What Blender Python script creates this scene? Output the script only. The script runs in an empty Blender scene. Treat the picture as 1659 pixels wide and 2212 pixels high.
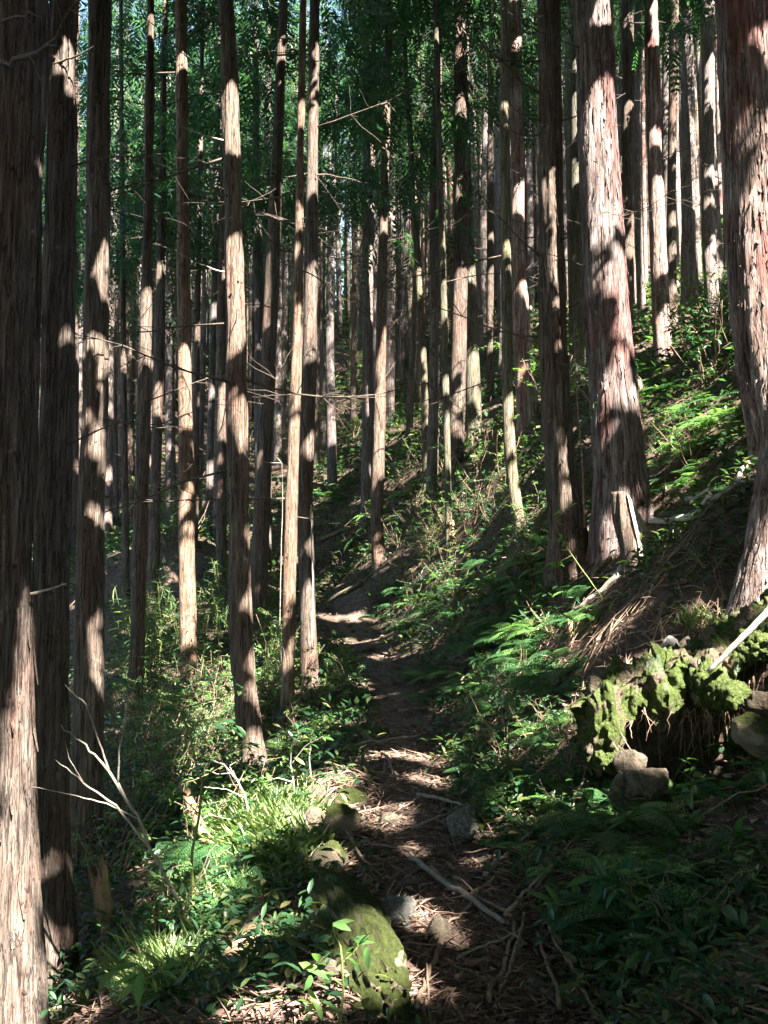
import bpy, math, random
import numpy as np
from mathutils import Vector

R = math.radians
rng = np.random.default_rng(11)
random.seed(11)
scene = bpy.context.scene
COL = scene.collection

# ------------------------------------------------------------------ camera, sky, sun, exposure
F = 1916.0                      # focal length in photo pixels (photo counted as 1659 x 2212)
PITCH = R(4.5)
CAM = np.array((0.0, 0.0, 1.65))
cam_d = bpy.data.cameras.new('camera')
cam_d.sensor_width = 36
cam_d.lens = 36 * F / 2212
cam_d.clip_start = 0.05
cam_d.clip_end = 1000
cam = bpy.data.objects.new('camera', cam_d)
COL.objects.link(cam)
cam.location = CAM
cam.rotation_euler = (R(90) + PITCH, 0, 0)
scene.camera = cam

SUN_EL, SUN_AZ = R(48), R(33)   # behind the camera and to its right
S = np.array((math.cos(SUN_EL) * math.sin(SUN_AZ), -math.cos(SUN_EL) * math.cos(SUN_AZ), math.sin(SUN_EL)))
world = bpy.data.worlds.new('World')
scene.world = world
world.use_nodes = True
wn = world.node_tree
sky = wn.nodes.new('ShaderNodeTexSky')
sky.sky_type = 'NISHITA'
sky.sun_disc = False
sky.sun_elevation = SUN_EL
sky.sun_rotation = math.atan2(S[0], S[1])
bg = wn.nodes['Background']
wn.links.new(sky.outputs[0], bg.inputs[0])
bg.inputs[1].default_value = 0.06
sun_d = bpy.data.lights.new('sun', 'SUN')
sun_d.energy = 5.0
sun_d.angle = R(0.45)
sun_d.color = (1.0, 0.93, 0.84)
sun = bpy.data.objects.new('sun', sun_d)
COL.objects.link(sun)
sun.rotation_euler = Vector(S).to_track_quat('Z', 'Y').to_euler()
scene.view_settings.view_transform = 'Standard'
scene.view_settings.look = 'None'
scene.view_settings.exposure = 3.65
scene.view_settings.gamma = 1
scene.view_settings.use_curve_mapping = False
scene.render.engine = 'CYCLES'
scene.cycles.max_bounces = 6
scene.cycles.diffuse_bounces = 3
scene.cycles.glossy_bounces = 2
scene.cycles.transmission_bounces = 4
scene.cycles.use_denoising = True

# ------------------------------------------------------------------ helpers
cp, sp = math.cos(PITCH), math.sin(PITCH)

def ray(U, V):
    dx = (U - 829.5) / F
    dy = (1106 - V) / F
    return np.array((dx, cp - sp * dy, sp + cp * dy))

def at(U, V, Y):
    d = ray(U, V)
    return CAM + d * (Y / d[1])

def proj(p):
    q = np.asarray(p) - CAM
    fz = q[..., 1] * cp + q[..., 2] * sp
    up = -q[..., 1] * sp + q[..., 2] * cp
    return 829.5 + F * q[..., 0] / fz, 1106 - F * up / fz

def _hash(ix, iy, iz, seed):
    h = (ix.astype(np.int64) * 374761393 + iy.astype(np.int64) * 668265263 + iz.astype(np.int64) * 2147483647 + seed * 974634) & 0xffffffff
    h = ((h ^ (h >> 13)) * 1274126177) & 0xffffffff
    h = ((h ^ (h >> 16)) * 2246822519) & 0xffffffff
    return ((h ^ (h >> 15)) & 0xffffff) / float(0xffffff)

def vnoise(p, seed=0):
    i = np.floor(p).astype(np.int64)
    f = p - i
    f = f * f * (3 - 2 * f)
    r = 0
    for a in (0, 1):
        for b in (0, 1):
            for c in (0, 1):
                w = (f[..., 0] if a else 1 - f[..., 0]) * (f[..., 1] if b else 1 - f[..., 1]) * (f[..., 2] if c else 1 - f[..., 2])
                r = r + w * _hash(i[..., 0] + a, i[..., 1] + b, i[..., 2] + c, seed)
    return r * 2 - 1

def fbm(p, octaves=4, seed=0):
    r, a, s = 0, 1.0, 1.0
    for k in range(octaves):
        r = r + a * vnoise(p * s, seed + k * 17)
        a *= 0.5
        s *= 2.03
    return r

def mk(name, V, faces, mat, parent=None, smooth=False, loc=None, attr=None):
    """link ONE mesh object; faces: list of int arrays (n,3) / (n,4)"""
    me = bpy.data.meshes.new(name)
    V = np.asarray(V, np.float32)
    if loc is not None:
        V = V - np.asarray(loc, np.float32)
    faces = [np.asarray(f, np.int32) for f in faces if len(f)]
    me.vertices.add(len(V))
    me.vertices.foreach_set('co', V.ravel())
    loops = np.concatenate([f.ravel() for f in faces])
    cnt = np.concatenate([np.full(len(f), f.shape[1], np.int32) for f in faces])
    start = np.concatenate(([0], np.cumsum(cnt)[:-1])).astype(np.int32)
    me.loops.add(len(loops))
    me.loops.foreach_set('vertex_index', loops)
    me.polygons.add(len(cnt))
    me.polygons.foreach_set('loop_start', start)
    me.polygons.foreach_set('loop_total', cnt)
    if smooth:
        me.polygons.foreach_set('use_smooth', np.ones(len(cnt), bool))
    if attr:
        for k, v in attr.items():
            a = me.attributes.new(k, 'FLOAT', 'POINT')
            a.data.foreach_set('value', np.asarray(v, np.float32))
    me.update()
    me.validate()
    if mat is not None:
        me.materials.append(mat)
    o = bpy.data.objects.new(name, me)
    COL.objects.link(o)
    if parent is not None:
        o.parent = parent
    if loc is not None and parent is None:
        o.location = loc
    return o

def empty(name, loc):
    o = bpy.data.objects.new(name, None)
    o.empty_display_size = 0.2
    COL.objects.link(o)
    o.location = loc
    return o

def tag(o, label=None, cat=None, group=None, kind=None):
    if label: o['label'] = label
    if cat: o['category'] = cat
    if group: o['group'] = group
    if kind: o['kind'] = kind
    return o

def copy_tree(o, kids):
    c = o.copy()
    COL.objects.link(c)
    for ch in kids:
        d = ch.copy()
        COL.objects.link(d)
        d.parent = c
    return c

class MB:
    """collects pieces of one mesh"""
    def __init__(s):
        s.V, s.F3, s.F4, s.A, s.n = [], [], [], [], 0
    def add(s, V, f3=None, f4=None, a=0.0):
        V = np.asarray(V, float)
        s.V.append(V)
        s.A.append(np.full(len(V), a) if np.isscalar(a) else a)
        if f3 is not None and len(f3): s.F3.append(np.asarray(f3) + s.n)
        if f4 is not None and len(f4): s.F4.append(np.asarray(f4) + s.n)
        s.n += len(V)
    def build(s, name, mat, parent=None, smooth=False, loc=None, attr=None):
        V = np.concatenate(s.V)
        fs = []
        if s.F3: fs.append(np.concatenate(s.F3))
        if s.F4: fs.append(np.concatenate(s.F4))
        return mk(name, V, fs, mat, parent, smooth, loc, {attr: np.concatenate(s.A)} if attr else None)

def frames(P):
    P = np.asarray(P, float)
    T = np.gradient(P, axis=0)
    T /= np.linalg.norm(T, axis=1)[:, None] + 1e-9
    ref = np.array((0.0, 0, 1)) if abs(T[:, 2]).mean() < 0.75 else np.array((1.0, 0, 0))
    A = np.cross(T, ref)
    A /= np.linalg.norm(A, axis=1)[:, None] + 1e-9
    B = np.cross(T, A)
    return T, A, B

def tube(P, r, k=6, cap=True, rough=0.0, seed=0):
    P = np.asarray(P, float)
    n = len(P)
    r = np.broadcast_to(np.asarray(r, float), (n,))
    T, A, B = frames(P)
    th = np.arange(k) * 2 * math.pi / k
    rr = r[:, None] * np.ones(k)[None]
    if rough:
        rr = rr * (1 + rough * np.random.default_rng(seed).normal(0, 1, (n, k)))
    V = P[:, None] + rr[..., None] * (np.cos(th)[None, :, None] * A[:, None] + np.sin(th)[None, :, None] * B[:, None])
    V = V.reshape(-1, 3)
    i = np.arange(n - 1)[:, None] * k
    j = np.arange(k)[None]
    jn = (j + 1) % k
    q = np.stack([i + j, i + jn, i + k + jn, i + k + j], -1).reshape(-1, 4)
    t = None
    if cap:
        V = np.concatenate([V, P[:1] - T[:1] * 0.0, P[-1:]])
        c0, c1 = n * k, n * k + 1
        jj = np.arange(k)
        t = np.concatenate([np.stack([np.full(k, c0), (jj + 1) % k, jj], -1),
                            np.stack([np.full(k, c1), (n - 1) * k + jj, (n - 1) * k + (jj + 1) % k], -1)])
    return V, t, q

def wiggle(p0, p1, n, amp, seed, sag=0.0):
    g = np.random.default_rng(seed)
    t = np.linspace(0, 1, n)[:, None]
    P = np.asarray(p0) * (1 - t) + np.asarray(p1) * t
    L = np.linalg.norm(np.asarray(p1) - np.asarray(p0))
    off = np.cumsum(g.normal(0, 1, (n, 3)), 0)
    off -= off[0] * (1 - t) + off[-1] * t
    P = P + off * amp * L / math.sqrt(n)
    P[:, 2] -= sag * L * (4 * t * (1 - t))[:, 0]
    return P

# leaf templates: base at origin, long axis +x, width along y, folded slightly
LEAF = np.array([(0, 0, 0), (.28, .32, .05), (.28, 0, -.02), (.28, -.32, .05), (.65, .34, .0), (.65, 0, -.06), (.65, -.34, .0), (1, 0, -.14)])
LEAF3 = np.array([(0, 2, 1), (0, 3, 2), (4, 5, 7), (5, 6, 7)])
LEAF4 = np.array([(1, 2, 5, 4), (2, 3, 6, 5)])
DIA = np.array([(0, 0, 0), (.45, .5, .04), (1, 0, -.06), (.45, -.5, .04)])
DIA3 = np.array([(0, 3, 2), (0, 2, 1)])

def rotm(yaw, pit, roll):
    """N rotation matrices: roll about x, then tilt up by pit, then yaw about z"""
    cy, sy, c, s, cr, sr = np.cos(yaw), np.sin(yaw), np.cos(pit), np.sin(pit), np.cos(roll), np.sin(roll)
    M = np.empty((len(yaw), 3, 3))
    M[:, :, 0] = np.stack([cy * c, sy * c, s], -1)
    ly = np.stack([-sy, cy, 0 * cy], -1)
    lz = np.stack([-cy * s, -sy * s, c], -1)
    M[:, :, 1] = ly * cr[:, None] + lz * sr[:, None]
    M[:, :, 2] = -ly * sr[:, None] + lz * cr[:, None]
    return M

def leaves(pos, yaw, pit, roll, L, W, full=False):
    T, f3, f4 = (LEAF, LEAF3, LEAF4) if full else (DIA, DIA3, None)
    n, k = len(pos), len(T)
    L = np.broadcast_to(L, (n,)); W = np.broadcast_to(W, (n,))
    loc = np.stack([T[None, :, 0] * L[:, None], T[None, :, 1] * W[:, None], T[None, :, 2] * L[:, None]], -1)
    V = np.einsum('nij,nkj->nki', rotm(yaw, pit, roll), loc) + np.asarray(pos)[:, None]
    off = (np.arange(n) * k)[:, None, None]
    F3 = (off + f3[None]).reshape(-1, 3)
    F4 = (off + f4[None]).reshape(-1, 4) if f4 is not None else None
    return V.reshape(-1, 3), F3, F4

# ------------------------------------------------------------------ materials
def nodes_of(name):
    m = bpy.data.materials.new(name)
    m.use_nodes = True
    nt = m.node_tree
    return m, nt, nt.nodes['Principled BSDF']

def ramp(nt, fac, stops):
    r = nt.nodes.new('ShaderNodeValToRGB')
    el = r.color_ramp.elements
    while len(el) < len(stops): el.new(0.5)
    for e, (p, c) in zip(el, stops):
        e.position = p
        e.color = (*c, 1)
    nt.links.new(fac, r.inputs[0])
    return r.outputs[0]

def noise(nt, scale, detail=4, vec=None, rough=0.6, mapscale=None):
    t = nt.nodes.new('ShaderNodeTexNoise')
    t.inputs['Scale'].default_value = scale
    t.inputs['Detail'].default_value = detail
    t.inputs['Roughness'].default_value = rough
    if vec is None:
        tc = nt.nodes.new('ShaderNodeTexCoord')
        vec = tc.outputs['Object']
    if mapscale:
        mp = nt.nodes.new('ShaderNodeMapping')
        mp.inputs['Scale'].default_value = mapscale
        nt.links.new(vec, mp.inputs[0])
        vec = mp.outputs[0]
    nt.links.new(vec, t.inputs['Vector'])
    return t.outputs[0]

def mix(nt, fac, a, b, mode='MIX'):
    m = nt.nodes.new('ShaderNodeMix')
    m.data_type = 'RGBA'
    m.blend_type = mode
    for sock, v in ((m.inputs[0], fac), (m.inputs[6], a), (m.inputs[7], b)):
        if hasattr(v, 'is_output'): nt.links.new(v, sock)
        elif isinstance(v, tuple): sock.default_value = (*v, 1)
        else: sock.default_value = v
    return m.outputs[2]

def bump(nt, height, strength, dist, bsdf):
    b = nt.nodes.new('ShaderNodeBump')
    b.inputs['Strength'].default_value = strength
    b.inputs['Distance'].default_value = dist
    nt.links.new(height, b.inputs['Height'])
    nt.links.new(b.outputs[0], bsdf.inputs['Normal'])

def math_n(nt, op, a, b=0.0):
    m = nt.nodes.new('ShaderNodeMath')
    m.operation = op
    for sock, v in ((m.inputs[0], a), (m.inputs[1], b)):
        if hasattr(v, 'is_output'): nt.links.new(v, sock)
        else: sock.default_value = v
    return m.outputs[0]

def bark(name, dark, mid, pale, red=(0.16, 0.06, 0.04), redness=0.5, moss=0.0, fine=1.0):
    m, nt, b = nodes_of(name)
    oi = nt.nodes.new('ShaderNodeObjectInfo').outputs['Random']
    va = nt.nodes.new('ShaderNodeVectorMath')
    nt.links.new(nt.nodes.new('ShaderNodeTexCoord').outputs['Object'], va.inputs[0])
    nt.links.new(math_n(nt, 'MULTIPLY', oi, 40.0), va.inputs[1])      # every tree its own bark
    tc = va.outputs[0]
    streak = noise(nt, 30 * fine, 5, tc, 0.65, (1, 1, 0.07))
    fibre = noise(nt, 90 * fine, 4, tc, 0.7, (1, 1, 0.05))
    patch = noise(nt, 3.2, 4, tc, 0.6, (1, 1, 0.28))
    c = ramp(nt, streak, [(0.30, dark), (0.50, mid), (0.72, pale)])
    rf = ramp(nt, patch, [(0.5, (0, 0, 0)), (0.62, (redness,) * 3)])
    c = mix(nt, rf, c, red)
    ff = ramp(nt, fibre, [(0.33, (0.35,) * 3), (0.55, (1, 1, 1))])
    c = mix(nt, 0.75, c, ff, 'MULTIPLY')
    fis = None
    for sc2, zz, wd in ((22 * fine, .055, 30), (48 * fine, .08, 22)):
        w_ = math_n(nt, 'MULTIPLY', math_n(nt, 'ABSOLUTE', math_n(nt, 'SUBTRACT', noise(nt, sc2, 3, tc, 0.55, (1, 1, zz)), 0.5)), wd)
        w_ = math_n(nt, 'MINIMUM', w_, 1.0)
        fis = w_ if fis is None else math_n(nt, 'MULTIPLY', fis, math_n(nt, 'ADD', math_n(nt, 'MULTIPLY', w_, .6), .4))
    fc = ramp(nt, fis, [(0.0, (0.22,) * 3), (0.7, (1, 1, 1))])
    c = mix(nt, 1.0, c, fc, 'MULTIPLY')
    lich = noise(nt, 14, 5, tc, 0.7, (1, 1, 0.6))
    lf = ramp(nt, lich, [(0.62, (0, 0, 0)), (0.72, (0.55,) * 3)])
    c = mix(nt, lf, c, tuple(min(1, x * 1.25 + 0.03) for x in pale))
    if moss:
        mf = ramp(nt, noise(nt, 6, 5, tc, 0.7, (1, 1, 0.4)), [(0.62 - 0.3 * moss, (0, 0, 0)), (0.75 - 0.3 * moss, (0.8,) * 3)])
        c = mix(nt, mf, c, (0.12, 0.125, 0.06))
    tone = ramp(nt, oi, [(0, (.78, .80, .84)), (.5, (1.05, 1.0, .96)), (1, (1.25, 1.22, 1.18))])
    c = mix(nt, 1.0, c, tone, 'MULTIPLY')
    at_ = nt.nodes.new('ShaderNodeAttribute')
    at_.attribute_name = 'knot'
    c = mix(nt, math_n(nt, 'MULTIPLY', at_.outputs['Fac'], .75), c, (0.03, 0.021, 0.016))
    nt.links.new(c, b.inputs['Base Color'])
    b.inputs['Roughness'].default_value = 0.9
    b.inputs['Specular IOR Level'].default_value = 0.2
    h = math_n(nt, 'ADD', math_n(nt, 'ADD', math_n(nt, 'MULTIPLY', streak, .8), math_n(nt, 'MULTIPLY', fibre, 0.4)), math_n(nt, 'MULTIPLY', fis, 0.5))
    bump(nt, h, 0.9, 0.02, b)
    return m

def leaf_mat(name, c1, c2, c3=None, trans=0.45, gloss=0.35, emul=1.6):
    m, nt, b = nodes_of(name)
    g = nt.nodes.new('ShaderNodeNewGeometry')
    stops = [(0.0, c1), (0.6, c2)] + ([(1.0, c3)] if c3 else [])
    c = ramp(nt, g.outputs['Random Per Island'], stops)
    nt.links.new(c, b.inputs['Base Color'])
    b.inputs['Roughness'].default_value = gloss
    b.inputs['Specular IOR Level'].default_value = 0.4
    t = nt.nodes.new('ShaderNodeBsdfTranslucent')
    tcol = mix(nt, 1.0, c, (emul * .95, emul * 1.05, emul * 0.5), 'MULTIPLY')
    nt.links.new(tcol, t.inputs[0])
    ms = nt.nodes.new('ShaderNodeMixShader')
    ms.inputs[0].default_value = trans
    nt.links.new(b.outputs[0], ms.inputs[1])
    nt.links.new(t.outputs[0], ms.inputs[2])
    nt.links.new(ms.outputs[0], nt.nodes['Material Output'].inputs[0])
    return m

def simple(name, c1, c2, scale, rough=0.9, bs=0.6, bd=0.02, c3=None, island=False, mapscale=None):
    m, nt, b = nodes_of(name)
    n = noise(nt, scale, 6, None, 0.65, mapscale)
    stops = [(0.32, c1), (0.6, c2)] + ([(0.75, c3)] if c3 else [])
    c = ramp(nt, n, stops)
    if island:
        g = nt.nodes.new('ShaderNodeNewGeometry')
        v = ramp(nt, g.outputs['Random Per Island'], [(0, (0.45,) * 3), (1, (1.35,) * 3)])
        c = mix(nt, 1.0, c, v, 'MULTIPLY')
    nt.links.new(c, b.inputs['Base Color'])
    b.inputs['Roughness'].default_value = rough
    b.inputs['Specular IOR Level'].default_value = 0.25
    bump(nt, n, bs, bd, b)
    return m

def dk(c, k): return tuple(x * k for x in c)
BARK = {
    'brown': bark('brown cedar bark', dk((0.08, 0.063, 0.052), .62), dk((0.197, 0.157, 0.130), .60), dk((0.33, 0.285, 0.24), .65), dk((0.16, 0.06, 0.04), .8), 0.3),
    'red': bark('red peeling cedar bark', (0.085, 0.050, 0.042), (0.225, 0.165, 0.145), (0.43, 0.385, 0.365), (0.15, 0.045, 0.037), 0.72, fine=0.7),
    'grey': bark('grey cypress bark', dk((0.10, 0.085, 0.08), .7), dk((0.24, 0.20, 0.185), .7), dk((0.38, 0.35, 0.33), .75), redness=0.2),
    'orange': bark('smooth orange brown bark', dk((0.13, 0.085, 0.060), .62), dk((0.32, 0.225, 0.165), .62), dk((0.45, 0.35, 0.27), .65), dk((0.27, 0.13, 0.08), .65), 0.4),
    'moss': bark('mossy grey green bark', dk((0.10, 0.09, 0.06), .62), dk((0.24, 0.21, 0.15), .65), dk((0.37, 0.35, 0.27), .7), redness=0.1, moss=0.32),
}
M_BRANCH = simple('dead branch wood', (0.036, 0.029, 0.024), (0.11, 0.086, 0.068), 40, bs=0.4)
M_PALE = simple('bare pale wood', (0.16, 0.14, 0.115), (0.40, 0.36, 0.31), 45, bs=0.6, bd=.01, mapscale=(1, 1, .3))
M_CROWN = leaf_mat('cedar foliage', (0.018, 0.056, 0.040), (0.034, 0.092, 0.056), (0.075, 0.14, 0.062), 0.45, .5)
M_FARLEAF = leaf_mat('far sunlit foliage', (0.022, 0.062, 0.042), (0.042, 0.10, 0.056), (0.10, 0.155, 0.075), 0.4)
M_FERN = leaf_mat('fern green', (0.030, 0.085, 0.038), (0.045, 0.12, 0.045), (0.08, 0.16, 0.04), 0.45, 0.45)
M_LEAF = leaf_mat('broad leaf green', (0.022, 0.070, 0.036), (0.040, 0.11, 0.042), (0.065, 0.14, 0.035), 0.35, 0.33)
M_BRIGHT = leaf_mat('sun brightened fresh green', (0.075, 0.17, 0.05), (0.11, 0.235, 0.07), (0.18, 0.27, 0.09), 0.45, 0.3)  # fresh leaves, colour raised further so sun patches come out brighter
M_SASA = leaf_mat('bamboo grass', (0.04, 0.09, 0.04), (0.065, 0.13, 0.055), (0.20, 0.22, 0.10), 0.35, 0.35)
M_COVER = leaf_mat('ground cover leaves', (0.020, 0.055, 0.028), (0.036, 0.09, 0.036), (0.13, 0.13, 0.05), 0.4, 0.4)
M_GRASS = leaf_mat('short grass', (0.10, 0.17, 0.06), (0.20, 0.27, 0.11), (0.40, 0.42, 0.26), 0.45, 0.3)  # paled so the burnt-out sun patch is partly in the colour
M_STEM = simple('green stem', (0.08, 0.10, 0.03), (0.14, 0.16, 0.05), 20, 0.6, 0.2)
M_DEADWOOD = simple('grey dead stem', (0.13, 0.115, 0.09), (0.25, 0.225, 0.185), 30, bs=0.3)
M_TWIG = simple('brown twig', (0.10, 0.065, 0.045), (0.24, 0.17, 0.12), 30, bs=0.4)
M_GROUND = simple('forest soil', (0.030, 0.021, 0.016), (0.085, 0.058, 0.042), 7, bs=1.0, bd=0.05, c3=(0.14, 0.098, 0.07))
M_PATH = simple('trodden soil', (0.045, 0.033, 0.027), (0.12, 0.085, 0.065), 9, bs=1.0, bd=0.04, c3=(0.20, 0.15, 0.12))
M_LITTER = simple('dead leaf litter', (0.11, 0.068, 0.05), (0.25, 0.165, 0.13), 6, island=True, bs=0.2)
M_ROCK = simple('pale tan rock', (0.045, 0.036, 0.027), (0.14, 0.112, 0.08), 30, bs=1.0, bd=0.05, c3=(0.24, 0.205, 0.15))
M_GREYROCK = simple('grey rock', (0.06, 0.058, 0.052), (0.16, 0.155, 0.14), 26, bs=1.0, bd=0.04)
M_MOSS = simple('green moss', (0.025, 0.038, 0.010), (0.085, 0.115, 0.027), 55, bs=1.0, bd=0.05, c3=(0.17, 0.20, 0.07))
M_PALEMOSS = simple('pale lichen moss', (0.13, 0.19, 0.10), (0.28, 0.36, 0.24), 45, bs=1.0, bd=0.03)
M_ROT = simple('rotten orange wood', (0.10, 0.062, 0.036), (0.27, 0.18, 0.105), 18, bs=0.8, bd=0.02, mapscale=(1, 1, 0.25))

def mossy(name):
    m, nt, b = nodes_of(name)
    g = nt.nodes.new('ShaderNodeNewGeometry')
    sx = nt.nodes.new('ShaderNodeSeparateXYZ')
    nt.links.new(g.outputs['Normal'], sx.inputs[0])
    n = noise(nt, 5, 6)
    f = math_n(nt, 'ADD', math_n(nt, 'MULTIPLY', sx.outputs[2], 0.5), n)
    f = ramp(nt, f, [(0.60, (0, 0, 0)), (0.78, (1, 1, 1))])
    n2 = noise(nt, 55, 6, None, .75)
    c = mix(nt, f, ramp(nt, n, [(0.3, (0.11, 0.085, 0.06)), (0.7, (0.32, 0.27, 0.19))]), ramp(nt, n2, [(0.3, (0.016, 0.024, 0.008)), (0.62, (0.060, 0.074, 0.018)), (0.8, (0.14, 0.145, 0.05))]))
    nt.links.new(c, b.inputs['Base Color'])
    b.inputs['Roughness'].default_value = 0.95
    b.inputs['Specular IOR Level'].default_value = 0.15
    bump(nt, n2, 1.0, 0.03, b)
    return m
M_MOSSY = mossy('moss covered rock')

# ------------------------------------------------------------------ traced trees (photo pixels)
# key: (centre line [(U, V, width px)] top to base, distance, bark, detail, dead branches, label)
TREES = {
 'edge':   ([(46, 0, 112), (19, 735, 112), (8, 1423, 114), (14, 1980, 120), (34, 2330, 150)], 5.0, 'brown', 2, 3, 'thick grey brown cedar cut by the left edge, sunlit strip down its lower side'),
 'second': ([(140, 0, 58), (127, 735, 62), (102, 1423, 72), (108, 1900, 78), (116, 2140, 100)], 6.0, 'brown', 2, 5, 'rough cedar trunk just right of the edge trunk, flaring at its foot'),
 'third':  ([(217, 0, 46), (208, 735, 51), (191, 1423, 58), (190, 1850, 66)], 7.5, 'brown', 2, 4, 'straight brown cedar third from the left edge, narrow sun strip down its right side'),
 'lean':   ([(326, 0, 17), (322, 300, 20), (315, 735, 27), (296, 1423, 30), (286, 1575, 36)], 12.0, 'brown', 1, 7, 'brown cedar tilting slightly right, bamboo grass round its foot'),
 'amber':  ([(391, 0, 26), (398, 735, 28), (407, 1423, 36), (411, 1490, 40)], 12.5, 'orange', 1, 6, 'smooth orange brown trunk with a blazing white sun patch half way up'),
 'tall':   ([(494, 0, 33), (509, 735, 40), (521, 1423, 48), (540, 1600, 50), (562, 1695, 62)], 8.5, 'orange', 2, 9, 'tall pale orange trunk dotted with knots, leaning left above the path shoulder'),
 'behind': ([(352, 250, 14), (345, 735, 22), (331, 1250, 24), (326, 1340, 28)], 18, 'brown', 1, 5, 'slim brown trunk directly behind and right of the tilted cedar'),
 'spiky':  ([(262, 100, 9), (266, 735, 13), (273, 1310, 17)], 19, 'brown', 0, 16, 'thin dark trunk bristling with short dead twigs'),
 'dark':   ([(435, 200, 10), (426, 735, 13), (420, 1180, 16)], 20, 'brown', 0, 8, 'thin dark trunk just right of the smooth orange brown trunk'),
 'silver': ([(470, 300, 10), (461, 678, 14), (450, 1150, 18)], 22, 'grey', 0, 4, 'slim silvery trunk left of the tall pale orange trunk'),
 'squat':  ([(484, 300, 12), (478, 850, 21), (478, 1260, 24)], 18, 'brown', 0, 5, 'dull brown trunk tucked close behind the left of the tall pale orange trunk'),
 'broad':  ([(604, 200, 22), (588, 600, 31), (570, 1000, 34), (556, 1350, 40)], 15.5, 'brown', 1, 9, 'broad shaded trunk slanting between the tall pale orange trunk and the paired trunks'),
 'pair_a': ([(655, 0, 13), (642, 735, 22), (627, 1150, 28), (622, 1500, 30), (622, 1578, 36)], 10.5, 'orange', 1, 7, 'paler left trunk of the close pair, strongly sunlit half way up'),
 'pair_b': ([(680, 0, 22), (672, 551, 28), (668, 862, 31), (657, 1082, 33), (664, 1300, 33), (671, 1495, 42)], 12.0, 'brown', 1, 10, 'darker right trunk of the close pair, bending at its foot beside the path'),
 'purple': ([(806, 150, 15), (796, 588, 22), (791, 1108, 24)], 24, 'grey', 0, 7, 'greyish mauve trunk just left of the curved trunk at the path bend'),
 'curve':  ([(838, 100, 15), (826, 588, 20), (821, 825, 25), (817, 1009, 27), (813, 1156, 28), (822, 1230, 32)], 19.5, 'orange', 1, 8, 'curved trunk standing where the path bends, bright sun patch low down'),
 'stout':  ([(994, 0, 30), (996, 368, 31), (994, 625, 33), (990, 788, 35), (986, 935, 36), (980, 1015, 42)], 20, 'brown', 1, 9, 'stout dark brown trunk up the middle of the slope, two sun patches on it'),
 'slate':  ([(950, 0, 18), (938, 368, 22), (938, 825, 22), (932, 1092, 27)], 21, 'grey', 0, 8, 'straight slate grey trunk left of the stout dark trunk'),
 'crook':  ([(874, 100, 10), (886, 294, 13), (906, 625, 16), (916, 800, 15), (921, 1055, 18)], 22, 'moss', 0, 10, 'slender crooked dark trunk leaning left, left of the slate grey trunk'),
 'speckle':([(946, 220, 12), (957, 600, 15), (961, 788, 17), (966, 972, 15), (970, 1165, 15)], 17, 'moss', 0, 6, 'slender lichen speckled trunk in front of the stout dark trunk'),
 'sage':   ([(1092, 0, 19), (1089, 300, 23), (1093, 551, 22), (1096, 800, 24), (1103, 1009, 25), (1126, 1155, 27)], 12, 'moss', 1, 5, 'slim mossy grey green trunk whose foot sweeps to the right'),
 'maroon': ([(1112, 0, 27), (1117, 300, 27), (1119, 551, 31), (1128, 750, 40), (1142, 910, 48)], 17, 'red', 1, 7, 'dark reddish trunk immediately right of the mossy grey green trunk'),
 'wide':   ([(1186, 0, 48), (1190, 520, 51), (1193, 747, 56), (1207, 990, 60), (1226, 1140, 78), (1240, 1240, 110)], 10.2, 'brown', 2, 9, 'wide shaded grey brown trunk left of the big red peeling cedar'),
 'big':    ([(1281, 0, 80), (1291, 312, 83), (1300, 450, 86), (1311, 693, 93), (1322, 816, 97), (1340, 1024, 108), (1350, 1150, 136)], 9.8, 'red', 2, 5, 'big red brown cedar with peeling bark and a blazing sun patch'),
 'upper':  ([(1406, 0, 29), (1412, 277, 31), (1420, 485, 35), (1428, 693, 37), (1440, 860, 46)], 19, 'red', 1, 3, 'pale peeling trunk upslope right of the big red cedar, sunlit low down'),
 'ivory':  ([(1378, 0, 15), (1376, 312, 15), (1382, 589, 18), (1388, 690, 22)], 26, 'grey', 0, 4, 'slim ivory trunk between the big red cedar and the pale peeling trunk'),
 'streak': ([(1457, 0, 20), (1453, 250, 20), (1450, 450, 20), (1452, 700, 24)], 24, 'brown', 0, 3, 'brown trunk next right of the pale peeling trunk, lit by a thin streak'),
 'ash':    ([(1494, 0, 15), (1498, 300, 17), (1506, 550, 18), (1508, 660, 22)], 26, 'grey', 0, 3, 'ash grey trunk second to the right of the pale peeling trunk'),
 'birchy': ([(1530, 0, 27), (1529, 450, 28), (1534, 600, 29), (1544, 705, 36)], 22, 'grey', 1, 3, 'pale grey trunk nearest the left side of the great right edge cedar'),
 'great':  ([(1612, 0, 124), (1622, 243, 124), (1630, 415, 124), (1641, 678, 128), (1660, 800, 134), (1700, 960, 136), (1712, 1010, 150)], 7.6, 'red', 2, 2, 'great shaggy cedar cut by the right edge, bark peeling in long strips'),
 'hook':   ([(1740, 700, 90), (1700, 900, 84), (1676, 1060, 84), (1660, 1190, 84), (1630, 1300, 100), (1612, 1350, 130)], 6.3, 'red', 2, 0, 'hooked mossy trunk foot curving into the bank below the great shaggy cedar'),
}

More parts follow.
